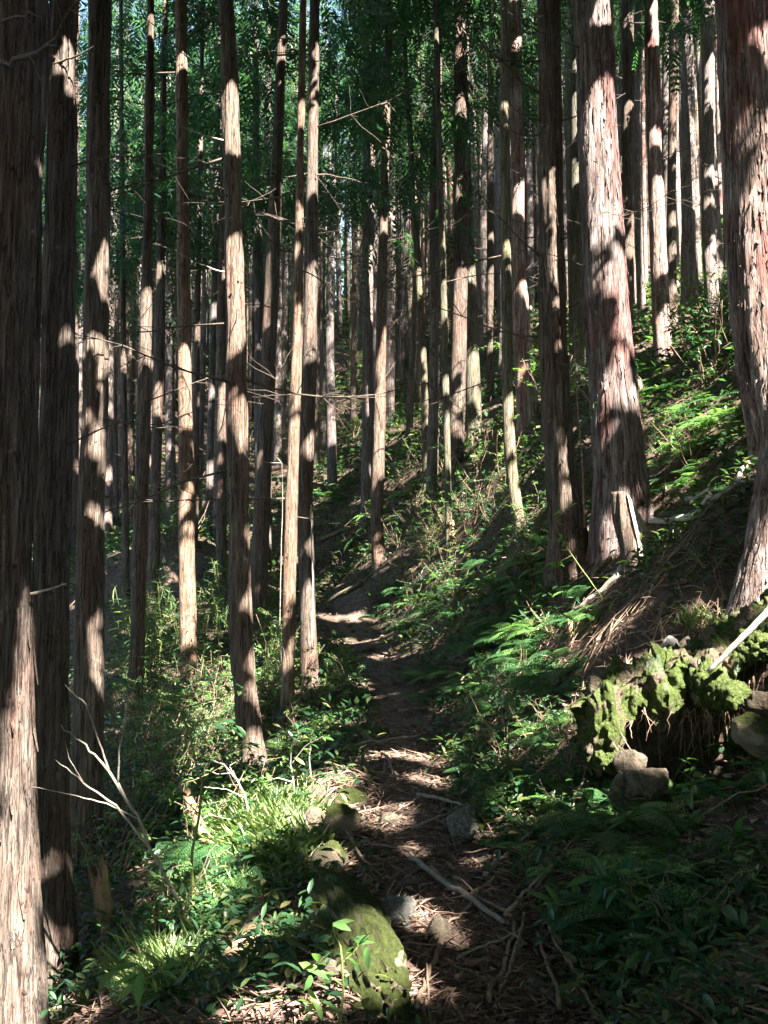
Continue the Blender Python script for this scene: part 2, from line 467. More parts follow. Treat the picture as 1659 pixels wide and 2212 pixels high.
# ------------------------------------------------------------------ ground
PATH_PTS = [(0.25, -8, -0.3), (0.3, 0, 0.0), (0.40, 3.2, 0.0), (0.38, 4.2, 0.0), (0.21, 5.6, 0.02), (0.17, 8, 0.05), (0.2, 10.5, 0.10),
            (-0.2, 14.5, 0.45), (-0.53, 17, 0.70), (-1.0, 20.5, 0.95), (-1.5, 24, 1.4), (-2.0, 27, 2.3)]
pp = np.array(PATH_PTS)
def path_x(y): return np.interp(y, pp[:, 1], pp[:, 0])
def path_z(y): return np.interp(y, pp[:, 1], pp[:, 2])

ctrl = []
for x, y, z in PATH_PTS[:-1]:
    for dx in (-0.4, 0.0, 0.4):
        ctrl.append((x + dx, y, z))
for y in (2.0, 5.0, 7.0, 9.3, 12.5):
    for dx in (-0.45, 0.0, 0.45):
        ctrl.append((path_x(y) + dx, y, path_z(y)))
for k, t in TREES.items():
    U, V, w = t[0][-1]
    if k != 'hook': ctrl.append(tuple(at(U, V, t[1])))
for U, V, Y in [(650, 1700, 7.3), (560, 1790, 6.4), (450, 1900, 6.0), (400, 2000, 5.2), (300, 2100, 4.8), (200, 2150, 5.3), (520, 2110, 3.9), (650, 2160, 3.4),
                (250, 1950, 6.4), (450, 1700, 8.5), (350, 1650, 9.8),
                (360, 950, 40), (250, 1150, 30), (420, 1100, 32), (150, 1000, 40), (0, 1100, 38), (-300, 1250, 30),
                (1200, 1350, 9.0), (1400, 1200, 8.3), (1640, 1020, 7.4), (1290, 1450, 6.9), (1659, 1350, 5.9), (1250, 1850, 4.6), (1450, 2212, 3.0),
                (1659, 2000, 3.4), (1500, 1760, 4.6), (1060, 1600, 8.2), (1100, 1400, 9.5), (1000, 1450, 11), (1000, 1250, 14), (1612, 1350, 6.1),
                (700, 1150, 27), (720, 850, 40), (760, 740, 46), (850, 650, 56), (500, 900, 42), (300, 800, 55), (100, 800, 55), (1000, 700, 45),
                (1250, 600, 42), (1500, 560, 36), (1650, 480, 34), (850, 950, 30), (1100, 850, 27)]:
    ctrl.append(tuple(at(U, V, Y)))
ctrl += [(-15, 10, -6), (-20, 30, 2), (-9, 6, -3.5), (-8, 0, -3.5), (-3, 2, -1.4), (-6, 14, -1.0), (-3, -4, -1.4), (4, -4, 3.2), (2.2, 2.0, 1.0), (3.5, 3, 2.1), (8, 2, 5.5), (15, 10, 11), (20, 0, 13), (25, 25, 19),
         (0, -25, -1), (10, -25, 6), (-30, -20, -10), (-40, 60, 18), (0, 80, 25), (40, 80, 32), (-30, 90, 22), (50, 40, 30), (60, 10, 26), (0, 140, 27), (70, 130, 32), (-70, 130, 22), (-80, 20, -5), (-80, 70, 12), (90, 70, 34)]
ctrl = np.array(ctrl)

def _U(r2): return 0.5 * r2 * np.log(r2 + 1e-9)
def fit_tps(P, lam):
    n = len(P)
    d2 = ((P[:, None, :2] - P[None, :, :2]) ** 2).sum(-1)
    K = _U(d2) + lam * np.eye(n)
    Q = np.concatenate([np.ones((n, 1)), P[:, :2]], 1)
    A = np.zeros((n + 3, n + 3))
    A[:n, :n] = K; A[:n, n:] = Q; A[n:, :n] = Q.T
    return np.linalg.solve(A, np.concatenate([P[:, 2], np.zeros(3)]))
TPS = fit_tps(ctrl, 0.06)
CAVE = at(1530, 1650, 5.55)

def height(x, y, rough=True):
    x = np.asarray(x, float); y = np.asarray(y, float)
    sh = x.shape
    x = x.ravel(); y = y.ravel()
    z = np.empty(len(x))
    for i in range(0, len(x), 20000):
        xs, ys = x[i:i + 20000], y[i:i + 20000]
        d2 = (xs[:, None] - ctrl[None, :, 0]) ** 2 + (ys[:, None] - ctrl[None, :, 1]) ** 2
        z[i:i + 20000] = _U(d2) @ TPS[:-3] + TPS[-3] + TPS[-2] * xs + TPS[-1] * ys
    c = ((x - CAVE[0]) / 0.62) ** 2 + ((y - CAVE[1]) / 0.62) ** 2
    z -= 1.15 * np.exp(-c * c)
    if rough:
        q = np.stack([x, y, 0 * x], -1)
        on = np.clip((np.abs(x - path_x(y)) - 0.3) / 0.5, 0.25, 1)
        z = z + on * (0.10 * vnoise(q * 1.1, 3) + 0.06 * vnoise(q * 2.7, 4) + 0.03 * vnoise(q * 7, 5)) + 0.012 * vnoise(q * 17, 6)
    return z.reshape(sh)

def hit(U, V, lo=1.2, hi=90):
    d = ray(U, V)
    Y = np.geomspace(lo, hi, 500)
    P = CAM[None] + d[None] * (Y / d[1])[:, None]
    b = P[:, 2] - height(P[:, 0], P[:, 1])
    k = np.nonzero(b < 0)[0]
    if not len(k): return None
    k = k[0]
    if k == 0: return P[0]
    t = b[k - 1] / (b[k - 1] - b[k])
    p = P[k - 1] * (1 - t) + P[k] * t
    p[2] = height(p[0], p[1])
    return p

def axis(lo, hi, a, b, fine, grow=1.09):
    c = list(np.arange(a, b, fine))
    s, v = fine, a
    left = []
    while v > lo:
        s *= grow; v -= s; left.append(v)
    s, v = fine, c[-1]
    right = []
    while v < hi:
        s *= grow; v += s; right.append(v)
    return np.array(left[::-1] + c + right)

gx = axis(-150, 150, -3.6, 4.4, 0.045)
gy = axis(-60, 190, 2.4, 14, 0.05, 1.04)
GX, GY = np.meshgrid(gx, gy)
GZ = height(GX, GY)
ny, nx = GX.shape
idx = np.arange(ny * nx).reshape(ny, nx)
gq = np.stack([idx[:-1, :-1], idx[:-1, 1:], idx[1:, 1:], idx[1:, :-1]], -1).reshape(-1, 4)
tag(mk('ground', np.stack([GX, GY, GZ], -1).reshape(-1, 3), [gq], M_GROUND, smooth=True), 'brown forest soil of the gully and both slopes', 'ground', kind='structure')

# the trodden path: a sheet just proud of the soil, its rims sunk into it
py_ = np.arange(-3, 23, 0.05)
pu = np.linspace(-1, 1, 19)
half = 0.40 + 0.13 * vnoise(np.stack([py_ * 0.9, 0 * py_, 0 * py_], -1), 9)
PX = path_x(py_)[:, None] + pu[None] * half[:, None]
PY = np.repeat(py_[:, None], len(pu), 1)
PZ = height(PX, PY) + 0.025 - 0.08 * np.abs(pu[None]) ** 4
idx = np.arange(PX.size).reshape(PX.shape)
pq = np.stack([idx[:-1, :-1], idx[:-1, 1:], idx[1:, 1:], idx[1:, :-1]], -1).reshape(-1, 4)
tag(mk('path', np.stack([PX, PY, PZ], -1).reshape(-1, 3), [pq], M_PATH, smooth=True), 'narrow trodden footpath climbing along the slope', 'path', kind='structure')

# ------------------------------------------------------------------ trees
def knot_bits(mb, P, Rr, n, seed, zmax):
    """dark branch scars standing a little proud of the bark"""
    g = np.random.default_rng(seed)
    for _ in range(n):
        t = g.uniform(0, 1)
        i = int(t * (len(P) - 1))
        c, r = P[i], Rr[i]
        if c[2] > zmax: continue
        a = g.uniform(-math.pi, 0.0) if g.random() < .85 else g.uniform(0, math.pi)
        d = np.array((math.cos(a), math.sin(a), g.uniform(0.0, 0.35)))
        s = g.uniform(0.006, 0.013) * (1 + r * 1.5)
        V, t3, q4 = tube([c + d * r * 0.85, c + d * (r * 1.0 + s * 0.3), c + d * (r * 1.0 + s * g.uniform(.4, .8))], [s * 1.2, s * .9, s * 0.35], 8, rough=.22, seed=int(g.integers(9999)))
        mb.add(V, t3, q4, 1.0)

def strips(mb, P, Rr, n, seed, zmax, wmin=.010, wmax=.045, lmax=.8):
    g = np.random.default_rng(seed)
    zz = P[:, 2]
    for _ in range(n):
        z0 = g.uniform(zz.min() + .2, min(zmax, zz.max() - .8))
        L = g.uniform(.10, lmax)
        a = g.uniform(-math.pi, 0.15)
        w = g.uniform(wmin, wmax)
        m = 7
        z = np.linspace(z0, z0 + L, m)
        cx, cy, rr = np.interp(z, zz, P[:, 0]), np.interp(z, zz, P[:, 1]), np.interp(z, zz, Rr)
        s = np.linspace(-1, 1, m)
        lift = .006 + g.uniform(.003, .032) * (np.clip(-s, 0, 1) ** 2 if g.random() < .7 else np.clip(s, 0, 1) ** 2)
        ww = w * (1 - .75 * np.abs(s) ** 3) + g.normal(0, .0012, m)
        aa = a + g.normal(0, .012, m).cumsum() * .5
        da = ww / (2 * rr)
        rows = []
        for sd, extra in ((-1, .0), (0, .003), (1, .0)):
            ang = aa + sd * da
            rad = rr + lift + extra
            rows.append(np.stack([cx + np.cos(ang) * rad, cy + np.sin(ang) * rad, z], -1))
        V = np.stack(rows, 1).reshape(-1, 3)
        q = []
        for i in range(m - 1):
            for j in (0, 1):
                q.append((i * 3 + j, i * 3 + j + 1, i * 3 + 4 + j, i * 3 + 3 + j))
        mb.add(V, None, q, g.choice([0.0, 0.0, .25, .5]))

def trunk(P, Rr, name, mat, parent, loc, detail, seed, zvis, knots, strip=0, flare=0.35, sink=True):
    """P from base to top"""
    P = np.asarray(P, float); Rr = np.asarray(Rr, float)
    s = np.concatenate(([0], np.cumsum(np.linalg.norm(np.diff(P, axis=0), axis=1))))
    step = {0: 0.25, 1: 0.09, 2: 0.035}[detail]
    K = {0: 10, 1: 22, 2: 64}[detail]
    ts, t = [0.0], 0.0
    while t < s[-1]:
        z = np.interp(t, s, P[:, 2])
        t += step if z < zvis else max(0.6, step)
        ts.append(min(t, s[-1]))
    ts = np.array(ts)
    def smooth_interp(y):
        v = np.interp(ts, s, y)
        return v
    Q = np.stack([smooth_interp(P[:, i]) for i in range(3)], -1)
    rr = np.interp(ts, s, Rr)
    if len(P) > 2:                       # round off the kinks of the traced line
        for _ in range(6 if detail == 2 else 3):
            w = max(1, int(0.35 / step))
            if len(Q) > 2 * w + 1:
                k = np.ones(2 * w + 1) / (2 * w + 1)
                vis = Q[:, 2] < zvis
                for a in range(2):
                    pad = np.concatenate([np.full(w, Q[0, a]), Q[:, a], np.full(w, Q[-1, a])])
                    sm = np.convolve(pad, k, 'valid')
                    Q[:, a] = np.where(vis, sm, Q[:, a])
    th = np.arange(K) * 2 * math.pi / K
    hgt = Q[:, 2] - P[0, 2]
    g = np.random.default_rng(seed)
    lob = sum(g.uniform(.15, .4) * np.cos(k * th + g.uniform(0, 6.3)) for k in (3, 4, 5, 7))
    fl = 1 + flare * np.exp(-np.maximum(hgt, 0) / .28)[:, None] * (0.75 + lob[None])
    fl = fl + 0.03 * lob[None] * np.exp(-np.maximum(hgt, 0) / 3)[:, None]
    ct, st = np.cos(th)[None], np.sin(th)[None]
    r2 = rr[:, None] * fl
    pos = np.stack([Q[:, 0:1] + r2 * ct, Q[:, 1:2] + r2 * st, Q[:, 2:3] + 0 * r2], -1)
    if detail:
        ap = {1: .006, 2: .010}[detail] * (1.5 if strip else 1)
        ns = vnoise(pos * np.array((24, 24, 1.7)), seed)
        ns2 = vnoise(pos * np.array((55, 55, 5)), seed + 5)
        ns3 = vnoise(pos * np.array((5, 5, 1.3)), seed + 9)
        disp = ap * (1 - 2.0 * np.abs(ns)) + ap * .5 * ns2 + .012 * ns3
        r2 = r2 + disp
        pos = np.stack([Q[:, 0:1] + r2 * ct, Q[:, 1:2] + r2 * st, Q[:, 2:3] + 0 * r2], -1)
    n = len(Q)
    i = np.arange(n - 1)[:, None] * K
    j = np.arange(K)[None]
    jn = (j + 1) % K
    q = np.stack([i + j, i + jn, i + K + jn, i + K + j], -1).reshape(-1, 4)
    mb = MB()
    mb.add(pos.reshape(-1, 3), None, q, 0.0)
    if knots: knot_bits(mb, Q, rr, knots, seed + 1, zvis)
    if strip: strips(mb, Q, rr, strip, seed + 2, zvis)
    o = mb.build(name, mat, parent, True, loc, 'knot')
    return o, Q, rr

def branch_pts(c, a, r, L, rise, seed):
    d = np.array((math.cos(a), math.sin(a), 0))
    g = np.random.default_rng(seed)
    n = 9
    t = np.linspace(0, 1, n)[:, None]
    P = c + d * (r * .8 + L * t) + np.array((0, 0, 1.0)) * (rise * L * t + g.uniform(-.25, .35) * L * t * t)
    off = np.cumsum(g.normal(0, .018 * L, (n, 3)), 0)
    return P + off * t

def twigged(c, a, r, L, rise, thick, seed, twigs):
    mb = MB()
    P = branch_pts(c, a, r, L, rise, seed)
    mb.add(*tube(P, np.linspace(thick, thick * .22, len(P)), 5))
    g = np.random.default_rng(seed + 3)
    for _ in range(twigs):
        i = g.integers(2, len(P) - 1)
        l = L * g.uniform(.15, .45)
        d = (P[i] - P[i - 1]); d /= np.linalg.norm(d)
        e = P[i] + (d * .6 + g.normal(0, .55, 3)) * l
        mb.add(*tube(wiggle(P[i], e, 5, .06, seed + i), np.linspace(thick * .4, thick * .12, 5), 4))
    return mb

tree_obj, tree_line = {}, {}
bseed = 100
for key, (line, Y, bk, det, nb, lab) in TREES.items():
    pts = [at(U, V, Y) for U, V, w in line]
    rad = [w / 2 / F * (Y / cp) for U, V, w in line]
    pts, rad = pts[::-1], rad[::-1]
    base = pts[0].copy()
    gz = height(base[0], base[1])
    base[2] = min(base[2], gz)
    # above the photo's top edge the stem goes on and thins
    d = pts[-1] - pts[max(0, len(pts) - 3)]
    d /= np.linalg.norm(d)
    top = base[2] + 17 + 0.12 * Y
    if pts[-1][2] < top and key != 'hook':
        e = pts[-1] + d * (top - pts[-1][2]) / max(d[2], .5)
        pts.append(e); rad.append(max(.03, rad[-1] * .35))
    P = np.array([np.array((base[0], base[1], base[2] - .6))] + pts)
    Rr = np.array([rad[0]] + rad)
    root = empty('cedar_tree', base)
    tag(root, lab, 'tree', 'cedar trunks close to the path')
    zvis = 1.65 + .70 * Y
    st = {'big': 520, 'great': 700, 'upper': 60, 'hook': 110, 'edge': 120, 'second': 90, 'wide': 70, 'maroon': 40}.get(key, 0)
    kn = {'big': 4, 'great': 5, 'hook': 3}.get(key, 14 if Y > 15 else (22 if key in ('edge', 'second') else 42))
    seed = bseed = bseed + 31
    o, Q, rr = trunk(P, Rr, 'trunk', BARK[bk], root, base, det, seed, zvis, kn, st, flare=.6 if det == 2 else .55)
    tree_obj[key] = root
    tree_line[key] = (Q, rr, Y)
    g = np.random.default_rng(seed + 7)
    for b in range(nb + (2 if 10 < Y < 23 and bk not in ('red',) else 0)):
        for _ in range(20):
            zc = g.uniform(base[2] + (2.2 if Y < 16 else 1.5), min(zvis, base[2] + 12))
            if zc > base[2] + 2: break
        c = np.array((np.interp(zc, Q[:, 2], Q[:, 0]), np.interp(zc, Q[:, 2], Q[:, 1]), zc))
        r = np.interp(zc, Q[:, 2], rr)
        a = g.choice([0.0, math.pi]) + g.normal(0, .7)
        L = g.uniform(.3, .8) if key == 'spiky' else g.choice([g.uniform(.12, .4), g.uniform(.7, 2.3), g.uniform(.7, 2.3)])
        if Y < 8: L *= .6
        mb = twigged(c, a, r, L, g.uniform(-.35, .5), .004 + .0042 * L, seed + b * 5, 0 if L < .5 else int(3 + L * 5))
        mb.build('dead_branch', M_BRANCH, root, False, base)

# dead limbs that the photo shows clearly (tree, start pixel, end pixel, thickness, sag)
for key, a, b, dY, th, sag, mat in [
        ('edge', (0, 128), (178, -6), -.5, .022, .10, M_BRANCH), ('edge', (0, 55), (90, 40), -.4, .012, -.03, M_BRANCH), ('edge', (66, 1283), (143, 1260), 0, .014, .04, M_PALE),
        ('second', (102, 145), (202, 100), -.1, .014, .06, M_BRANCH), ('second', (75, 832), (112, 805), .0, .022, .05, M_BRANCH), ('second', (125, 130), (100, 110), -.1, .03, .0, M_BRANCH),
        ('tall', (478, 198), (272, 12), .2, .012, -.04, M_BRANCH), ('tall', (478, 203), (250, 310), -.2, .009, -.12, M_BRANCH), ('tall', (482, 303), (393, 272), -.1, .012, .05, M_PALE),
        ('tall', (485, 425), (385, 390), -.1, .009, .04, M_BRANCH), ('tall', (485, 587), (383, 545), -.1, .010, .05, M_PALE), ('tall', (482, 365), (420, 358), -.1, .009, .03, M_BRANCH), ('tall', (478, 55), (390, -10), 0, .016, .02, M_BRANCH),
        ('amber', (380, 365), (242, 290), 0, .013, .08, M_PALE), ('amber', (378, 350), (250, 305), -.2, .010, -.1, M_BRANCH),
        ('pair_b', (668, 100), (512, 60), .2, .016, .03, M_BRANCH), ('pair_b', (660, 375), (812, 400), .1, .016, -.03, M_BRANCH), ('pair_a', (630, 852), (543, 858), .2, .010, .0, M_BRANCH),
        ('stout', (980, 281), (775, 281), .1, .022, .0, M_BRANCH), ('stout', (985, 180), (905, 60), .3, .02, -.05, M_BRANCH), ('stout', (980, 172), (850, 95), -.2, .018, .03, M_BRANCH), ('stout', (985, 580), (945, 560), .1, .012, .04, M_BRANCH),
        ('wide', (1163, 201), (968, 30), -.4, .020, .05, M_BRANCH), ('wide', (1160, 292), (1085, 278), -.3, .014, .03, M_BRANCH), ('wide', (1165, 260), (1098, 218), -.4, .014, .04, M_BRANCH),
        ('wide', (1165, 553), (1032, 415), -.3, .016, .08, M_BRANCH), ('wide', (1163, 480), (1098, 475), -.3, .010, .02, M_BRANCH), ('wide', (1180, 35), (1130, 5), -.4, .02, .05, M_PALE),
        ('big', (1243, 152), (1212, 148), -.3, .012, .0, M_PALE), ('big', (1238, 130), (1212, 127), -.3, .008, .0, M_BRANCH), ('curve', (805, 680), (690, 540), -.2, .016, .10, M_BRANCH),
        ('sage', (1080, 470), (1030, 425), -.2, .008, .05, M_PALE)]:
    Y = TREES[key][1]
    p0, p1 = at(*a, Y + (0.02 if dY < 0 else 0) - .06), at(*b, Y + dY * 2)
    th *= .72
    P = wiggle(p0, p1, 12, .035, bseed, sag)
    bseed += 1
    mb = MB()
    mb.add(*tube(P, np.linspace(th, th * .35, 12), 6, rough=.08, seed=bseed))
    base_ = np.array(tree_obj[key].location)
    lim = mb.build('dead_branch', mat, tree_obj[key], True, base_)
    gg = np.random.default_rng(bseed)
    for i in (5, 7, 9, 10):
        l = np.linalg.norm(p1 - p0) * gg.uniform(.08, .22)
        mb = MB()
        mb.add(*tube(wiggle(P[i], P[i] + (P[i] - P[i - 1]) / np.linalg.norm(P[i] - P[i - 1]) * l * .6 + gg.normal(0, l * .5, 3), 5, .05, bseed + i), np.linspace(th * .35, th * .1, 5), 4))
        mb.build('twig', mat, lim, True, base_)

# ------------------------------------------------------------------ where the sun comes through: gaps shaped into the crowns to place the sun patches
QX0, QY0, QC = -16.0, -4.0, 0.03
QW, QH = int(30 / QC), int(42 / QC)
gap = np.zeros((QH, QW), bool)
SX, SY = S[0] / S[2], S[1] / S[2]

def to_q(p):
    p = np.asarray(p)
    return np.stack([p[..., 0] - p[..., 2] * SX, p[..., 1] - p[..., 2] * SY], -1)

def open_gap(p, r):
    q = to_q(p)
    i, j = int((q[1] - QY0) / QC), int((q[0] - QX0) / QC)
    k = int(r / QC) + 1
    i0, i1, j0, j1 = max(0, i - k), min(QH, i + k + 1), max(0, j - k), min(QW, j + k + 1)
    if i0 >= i1 or j0 >= j1: return
    yy, xx = np.mgrid[i0:i1, j0:j1]
    gap[i0:i1, j0:j1] |= (yy - i) ** 2 + (xx - j) ** 2 <= (r / QC) ** 2

def in_gap(p):
    q = to_q(p)
    i = ((q[..., 1] - QY0) / QC).astype(int)
    j = ((q[..., 0] - QX0) / QC).astype(int)
    ok = (i >= 0) & (i < QH) & (j >= 0) & (j < QW)
    return np.where(ok, gap[np.clip(i, 0, QH - 1), np.clip(j, 0, QW - 1)], False)

LIT_TREES = [('edge', 1340, 1600, .90, .99, .03), ('edge', 1600, 1860, .72, .98, .045), ('edge', 1860, 2230, .25, .9, .09), ('second', 100, 190, .6, .9, .04), ('second', 265, 310, .6, .9, .035), ('second', 700, 800, .5, .9, .03), ('second', 2000, 2130, .1, .4, .05),
             ('third', 540, 640, .6, .9, .03), ('third', 710, 780, .75, .95, .03), ('third', 820, 890, .75, .97, .04), ('third', 930, 1130, .75, .97, .04), ('third', 1330, 1500, .6, .9, .03), ('lean', 640, 770, -.2, .8, .06), 
             ('amber', 790, 900, -.6, .8, .13), ('amber', 1190, 1280, -.5, .8, .11), ('amber', 1000, 1160, 0, .6, .03), ('amber', 1320, 1400, 0, .8, .035), 
             ('tall', 215, 320, -.3, .9, .09), ('tall', 545, 690, -.4, .9, .11), ('tall', 730, 760, -.2, .9, .05), ('tall', 890, 930, 0, .9, .05), ('tall', 1010, 1060, 0, .8, .03), ('tall', 1600, 1690, .3, .9, .06), 
             ('behind', 840, 900, 0, .5, .06), ('broad', 560, 700, 0, .5, .10), ('pair_a', 440, 520, -.3, .8, .04), ('pair_a', 700, 840, -.3, .8, .07), ('pair_a', 930, 1010, -.3, .8, .06), ('pair_a', 1080, 1270, -.4, .8, .12), 
             ('pair_b', 940, 1060, .2, .7, .04), ('pair_b', 1310, 1470, -.3, .8, .12), ('pair_b', 590, 680, .3, .8, .05), ('curve', 860, 1010, -.4, .8, .13), ('curve', 780, 840, 0, .6, .05), ('purple', 540, 700, 0, .7, .06), ('purple', 840, 900, .5, .8, .05),
             ('stout', 605, 690, -.2, .8, .12), ('stout', 720, 790, -.2, .8, .11), ('stout', 230, 260, 0, .5, .06), ('speckle', 900, 1010, 0, .5, .07), ('slate', 960, 1060, .4, .8, .03),
             ('sage', 200, 260, -.2, .5, .035), ('sage', 600, 680, -.2, .5, .035), ('maroon', 90, 110, 0, .4, .05), 
             ('big', 30, 100, .1, .4, .03), ('big', 235, 480, -.45, .85, .12), ('big', 600, 640, -.3, .3, .025), ('big', 1110, 1200, -.6, -.3, .05),
             ('upper', 20, 110, 0, .7, .05), ('upper', 410, 580, -.3, .8, .12), ('upper', 690, 850, -.4, .8, .12), ('ivory', 60, 240, 0, .5, .05), ('ivory', 560, 660, 0, .5, .10), ('streak', 200, 380, .2, .6, .04), ('birchy', 130, 230, 0, .6, .06), ('birchy', 640, 700, 0, .6, .10), ('ash', 200, 450, .3, .8, .05),
             ('great', 390, 800, .15, .8, .10), ('great', 110, 180, -.1, .2, .03), ('great', 440, 560, -.5, -.4, .02), ('hook', 1180, 1340, -.3, .5, .06)]
for key, v0, v1, o0, o1, r_ in LIT_TREES:
    Q, rr, Y = tree_line[key]
    u_, v_ = proj(Q)
    order = np.argsort(v_)
    for V in np.arange(v0, v1, 6.0):
        r = r_
        P = np.array([np.interp(V, v_[order], Q[order, i]) for i in range(3)])
        rad = np.interp(V, v_[order], rr[order])
        w = (o1 - o0) * rad
        if .035 < r < .1: r = r * .8
        if r <= .035:                      # a thin gap: only part of the sun's disc reaches the bark
            o_ = (o0 + o1) / 2 * rad
            open_gap(P + np.array((o_, -math.sqrt(max(0, rad * rad - o_ * o_)), 0)), r * .75)
            continue
        for o in np.arange(o0 * rad + min(r, w / 2) * .6, o1 * rad - min(r, w / 2) * .6 + .01, .03):
            open_gap(P + np.array((o, -math.sqrt(max(0, rad * rad - o * o)), 0)), min(r, .16))

LIT_GROUND = [(880, 1640, 85, 36, .10), (900, 1690, 60, 16, .05), (700, 1690, 55, 25, .08), (565, 1785, 115, 85, .18), (490, 1870, 60, 70, .05), (440, 1960, 40, 40, .03), (700, 1570, 55, 50, .07), (640, 1610, 50, 30, .07),
              (770, 1392, 55, 16, .10), (740, 1335, 50, 10, .10), (775, 1225, 45, 18, .12), (720, 1262, 28, 20, .09), (690, 1730, 25, 30, .05), (715, 1868, 34, 30, .06), (840, 2120, 40, 70, .07), (760, 2140, 40, 70, .06), (820, 1990, 20, 30, .03),
              (940, 2040, 40, 26, .035), (990, 1965, 50, 12, .03), (840, 1780, 20, 14, .04), (1000, 2100, 20, 14, .03), (110, 2195, 22, 14, .05), (520, 2080, 40, 40, .04), (600, 2190, 60, 20, .04), (330, 2090, 40, 40, .03),
              (1100, 1390, 60, 40, .09), (1200, 1170, 30, 20, .07), (1000, 1195, 90, 35, .055), (900, 1300, 40, 60, .04), (940, 985, 60, 30, .09), (1000, 1130, 60, 40, .05), (960, 1140, 40, 30, .07), (780, 1475, 40, 28, .07), (800, 1340, 40, 16, .05),
              (1310, 1480, 40, 60, .055), (1290, 1590, 16, 80, .05), (1360, 1690, 40, 30, .06), (1420, 1440, 40, 40, .06), (1545, 1440, 50, 60, .07), (1620, 1410, 40, 40, .08), (1640, 1570, 20, 25, .05), (1150, 1600, 40, 40, .045), (1190, 1400, 30, 20, .03), 
              (360, 1350, 60, 70, .08), (440, 1370, 40, 40, .05), (290, 1500, 20, 80, .06), (590, 1430, 15, 70, .04), (430, 1560, 60, 40, .04), (460, 1640, 60, 40, .045), (400, 1700, 40, 30, .03), (1480, 960, 60, 30, .07), (1540, 820, 80, 30, .07), (1500, 740, 60, 20, .08), (1350, 900, 30, 60, .04), (1600, 700, 40, 40, .06), (1050, 1080, 30, 30, .05), (1060, 1230, 60, 30, .03), (1290, 1150, 14, 60, .06)]
for U, V, ru, rv, r in LIT_GROUND:
    c = hit(U, V)
    if c is None: continue
    for k in range(max(4, int(ru * rv / 60))):
        a, m = rng.uniform(0, 6.283), math.sqrt(rng.uniform(0, 1))
        d = ray(U + math.cos(a) * m * ru, V + math.sin(a) * m * rv)
        p = CAM + d * (c[1] / d[1])
        open_gap(p, r * .8)
for U, V, su, sv, cnt, r in [(1000, 1320, 130, 110, 70, .05), (1120, 1500, 90, 90, 24, .035), (480, 1600, 130, 120, 36, .04), (400, 1900, 130, 120, 26, .03), (560, 1420, 90, 120, 18, .045), (1480, 900, 130, 130, 30, .05), (1000, 1100, 120, 100, 26, .05), (870, 1440, 90, 70, 14, .04), (950, 1900, 110, 180, 12, .022), (320, 1400, 60, 100, 14, .05), (1250, 1350, 80, 60, 12, .03)]:
    for _ in range(int(cnt * .6)):
        p = hit(rng.normal(U, su * .6), rng.normal(V, sv * .6))
        if p is None: continue
        p = p + np.array((0, 0, rng.uniform(0, .35)))
        e = rng.normal(0, .08, 3)
        for t in (-1, 0, 1): open_gap(p + e * t, r * rng.uniform(.6, 1.2))
for U, V, su, sv, cnt in [(1300, 1560, 28, 70, 40), (1370, 1470, 60, 45, 60), (1445, 1460, 14, 50, 20), (1540, 1450, 46, 60, 50), (1620, 1390, 36, 36, 30), (1390, 1690, 34, 30, 16), (1350, 1660, 24, 20, 8)]:
    for _ in range(cnt):
        open_gap(at(U + rng.uniform(-1, 1) * su, V + rng.uniform(-1, 1) * sv, 5.35), .045)
# the sunlit lip of the bank and the split stump
for t in np.linspace(0, 1, 60):
    U, V = np.interp(t, [0, .45, 1], [1205, 1400, 1640]), np.interp(t, [0, .45, 1], [1345, 1200, 1015])
    p = hit(U, V - 6)
    if p is not None: open_gap(p + np.array((0, 0, .10)), .07 if vnoise(np.array([t * 9, 0, 0.]), 2) > -.5 else .0)
for t in np.linspace(0, 1, 16):
    open_gap(at(1360 + 40 * t, 1070 + 145 * t, 8.5), .03 + .06 * t)
# stray sun flecks: few near, many far up the slope
for _ in range(850):
    qx, qy = rng.uniform(QX0, QX0 + 30), rng.uniform(QY0, QY0 + 42)
    far = np.clip((qy - 13) / 14, 0, 1)
    if rng.random() < .02 + .9 * far:
        p = np.array((qx, qy, 0.0))
        L = rng.uniform(.05, .5) * (.5 + far)
        a = rng.uniform(0, math.pi)
        for t in np.linspace(-.5, .5, 6):
            open_gap(p + np.array((math.cos(a), math.sin(a), 0)) * t * L * 2, rng.uniform(.03, .06) * (.6 + 1.6 * far))

# ------------------------------------------------------------------ far trees up the slope
def spray_template():
    """a flat conifer spray along +x: narrow blades on both sides of a drooping axis"""
    V, Fc = [], []
    g = np.random.default_rng(2)
    for i in range(7):
        t = .08 + .86 * i / 6
        for sd in (-1, 1):
            l = .34 * (1 - .62 * t) * g.uniform(.8, 1.15)
            a = sd * g.uniform(.55, .95)
            c, s_ = math.cos(a), math.sin(a)
            p = np.array((t, 0, -.28 * t * t))
            w = .036
            k = len(V)
            V += [p, p + np.array((c * l * .5 - s_ * w, s_ * l * .5 + c * w, -.03)), p + np.array((c * l, s_ * l, -.10 * l - .03)), p + np.array((c * l * .5 + s_ * w, s_ * l * .5 - c * w, -.03))]
            Fc += [(k, k + 3, k + 2), (k, k + 2, k + 1)]
    return np.array(V), np.array(Fc)
SPV, SPF = spray_template()

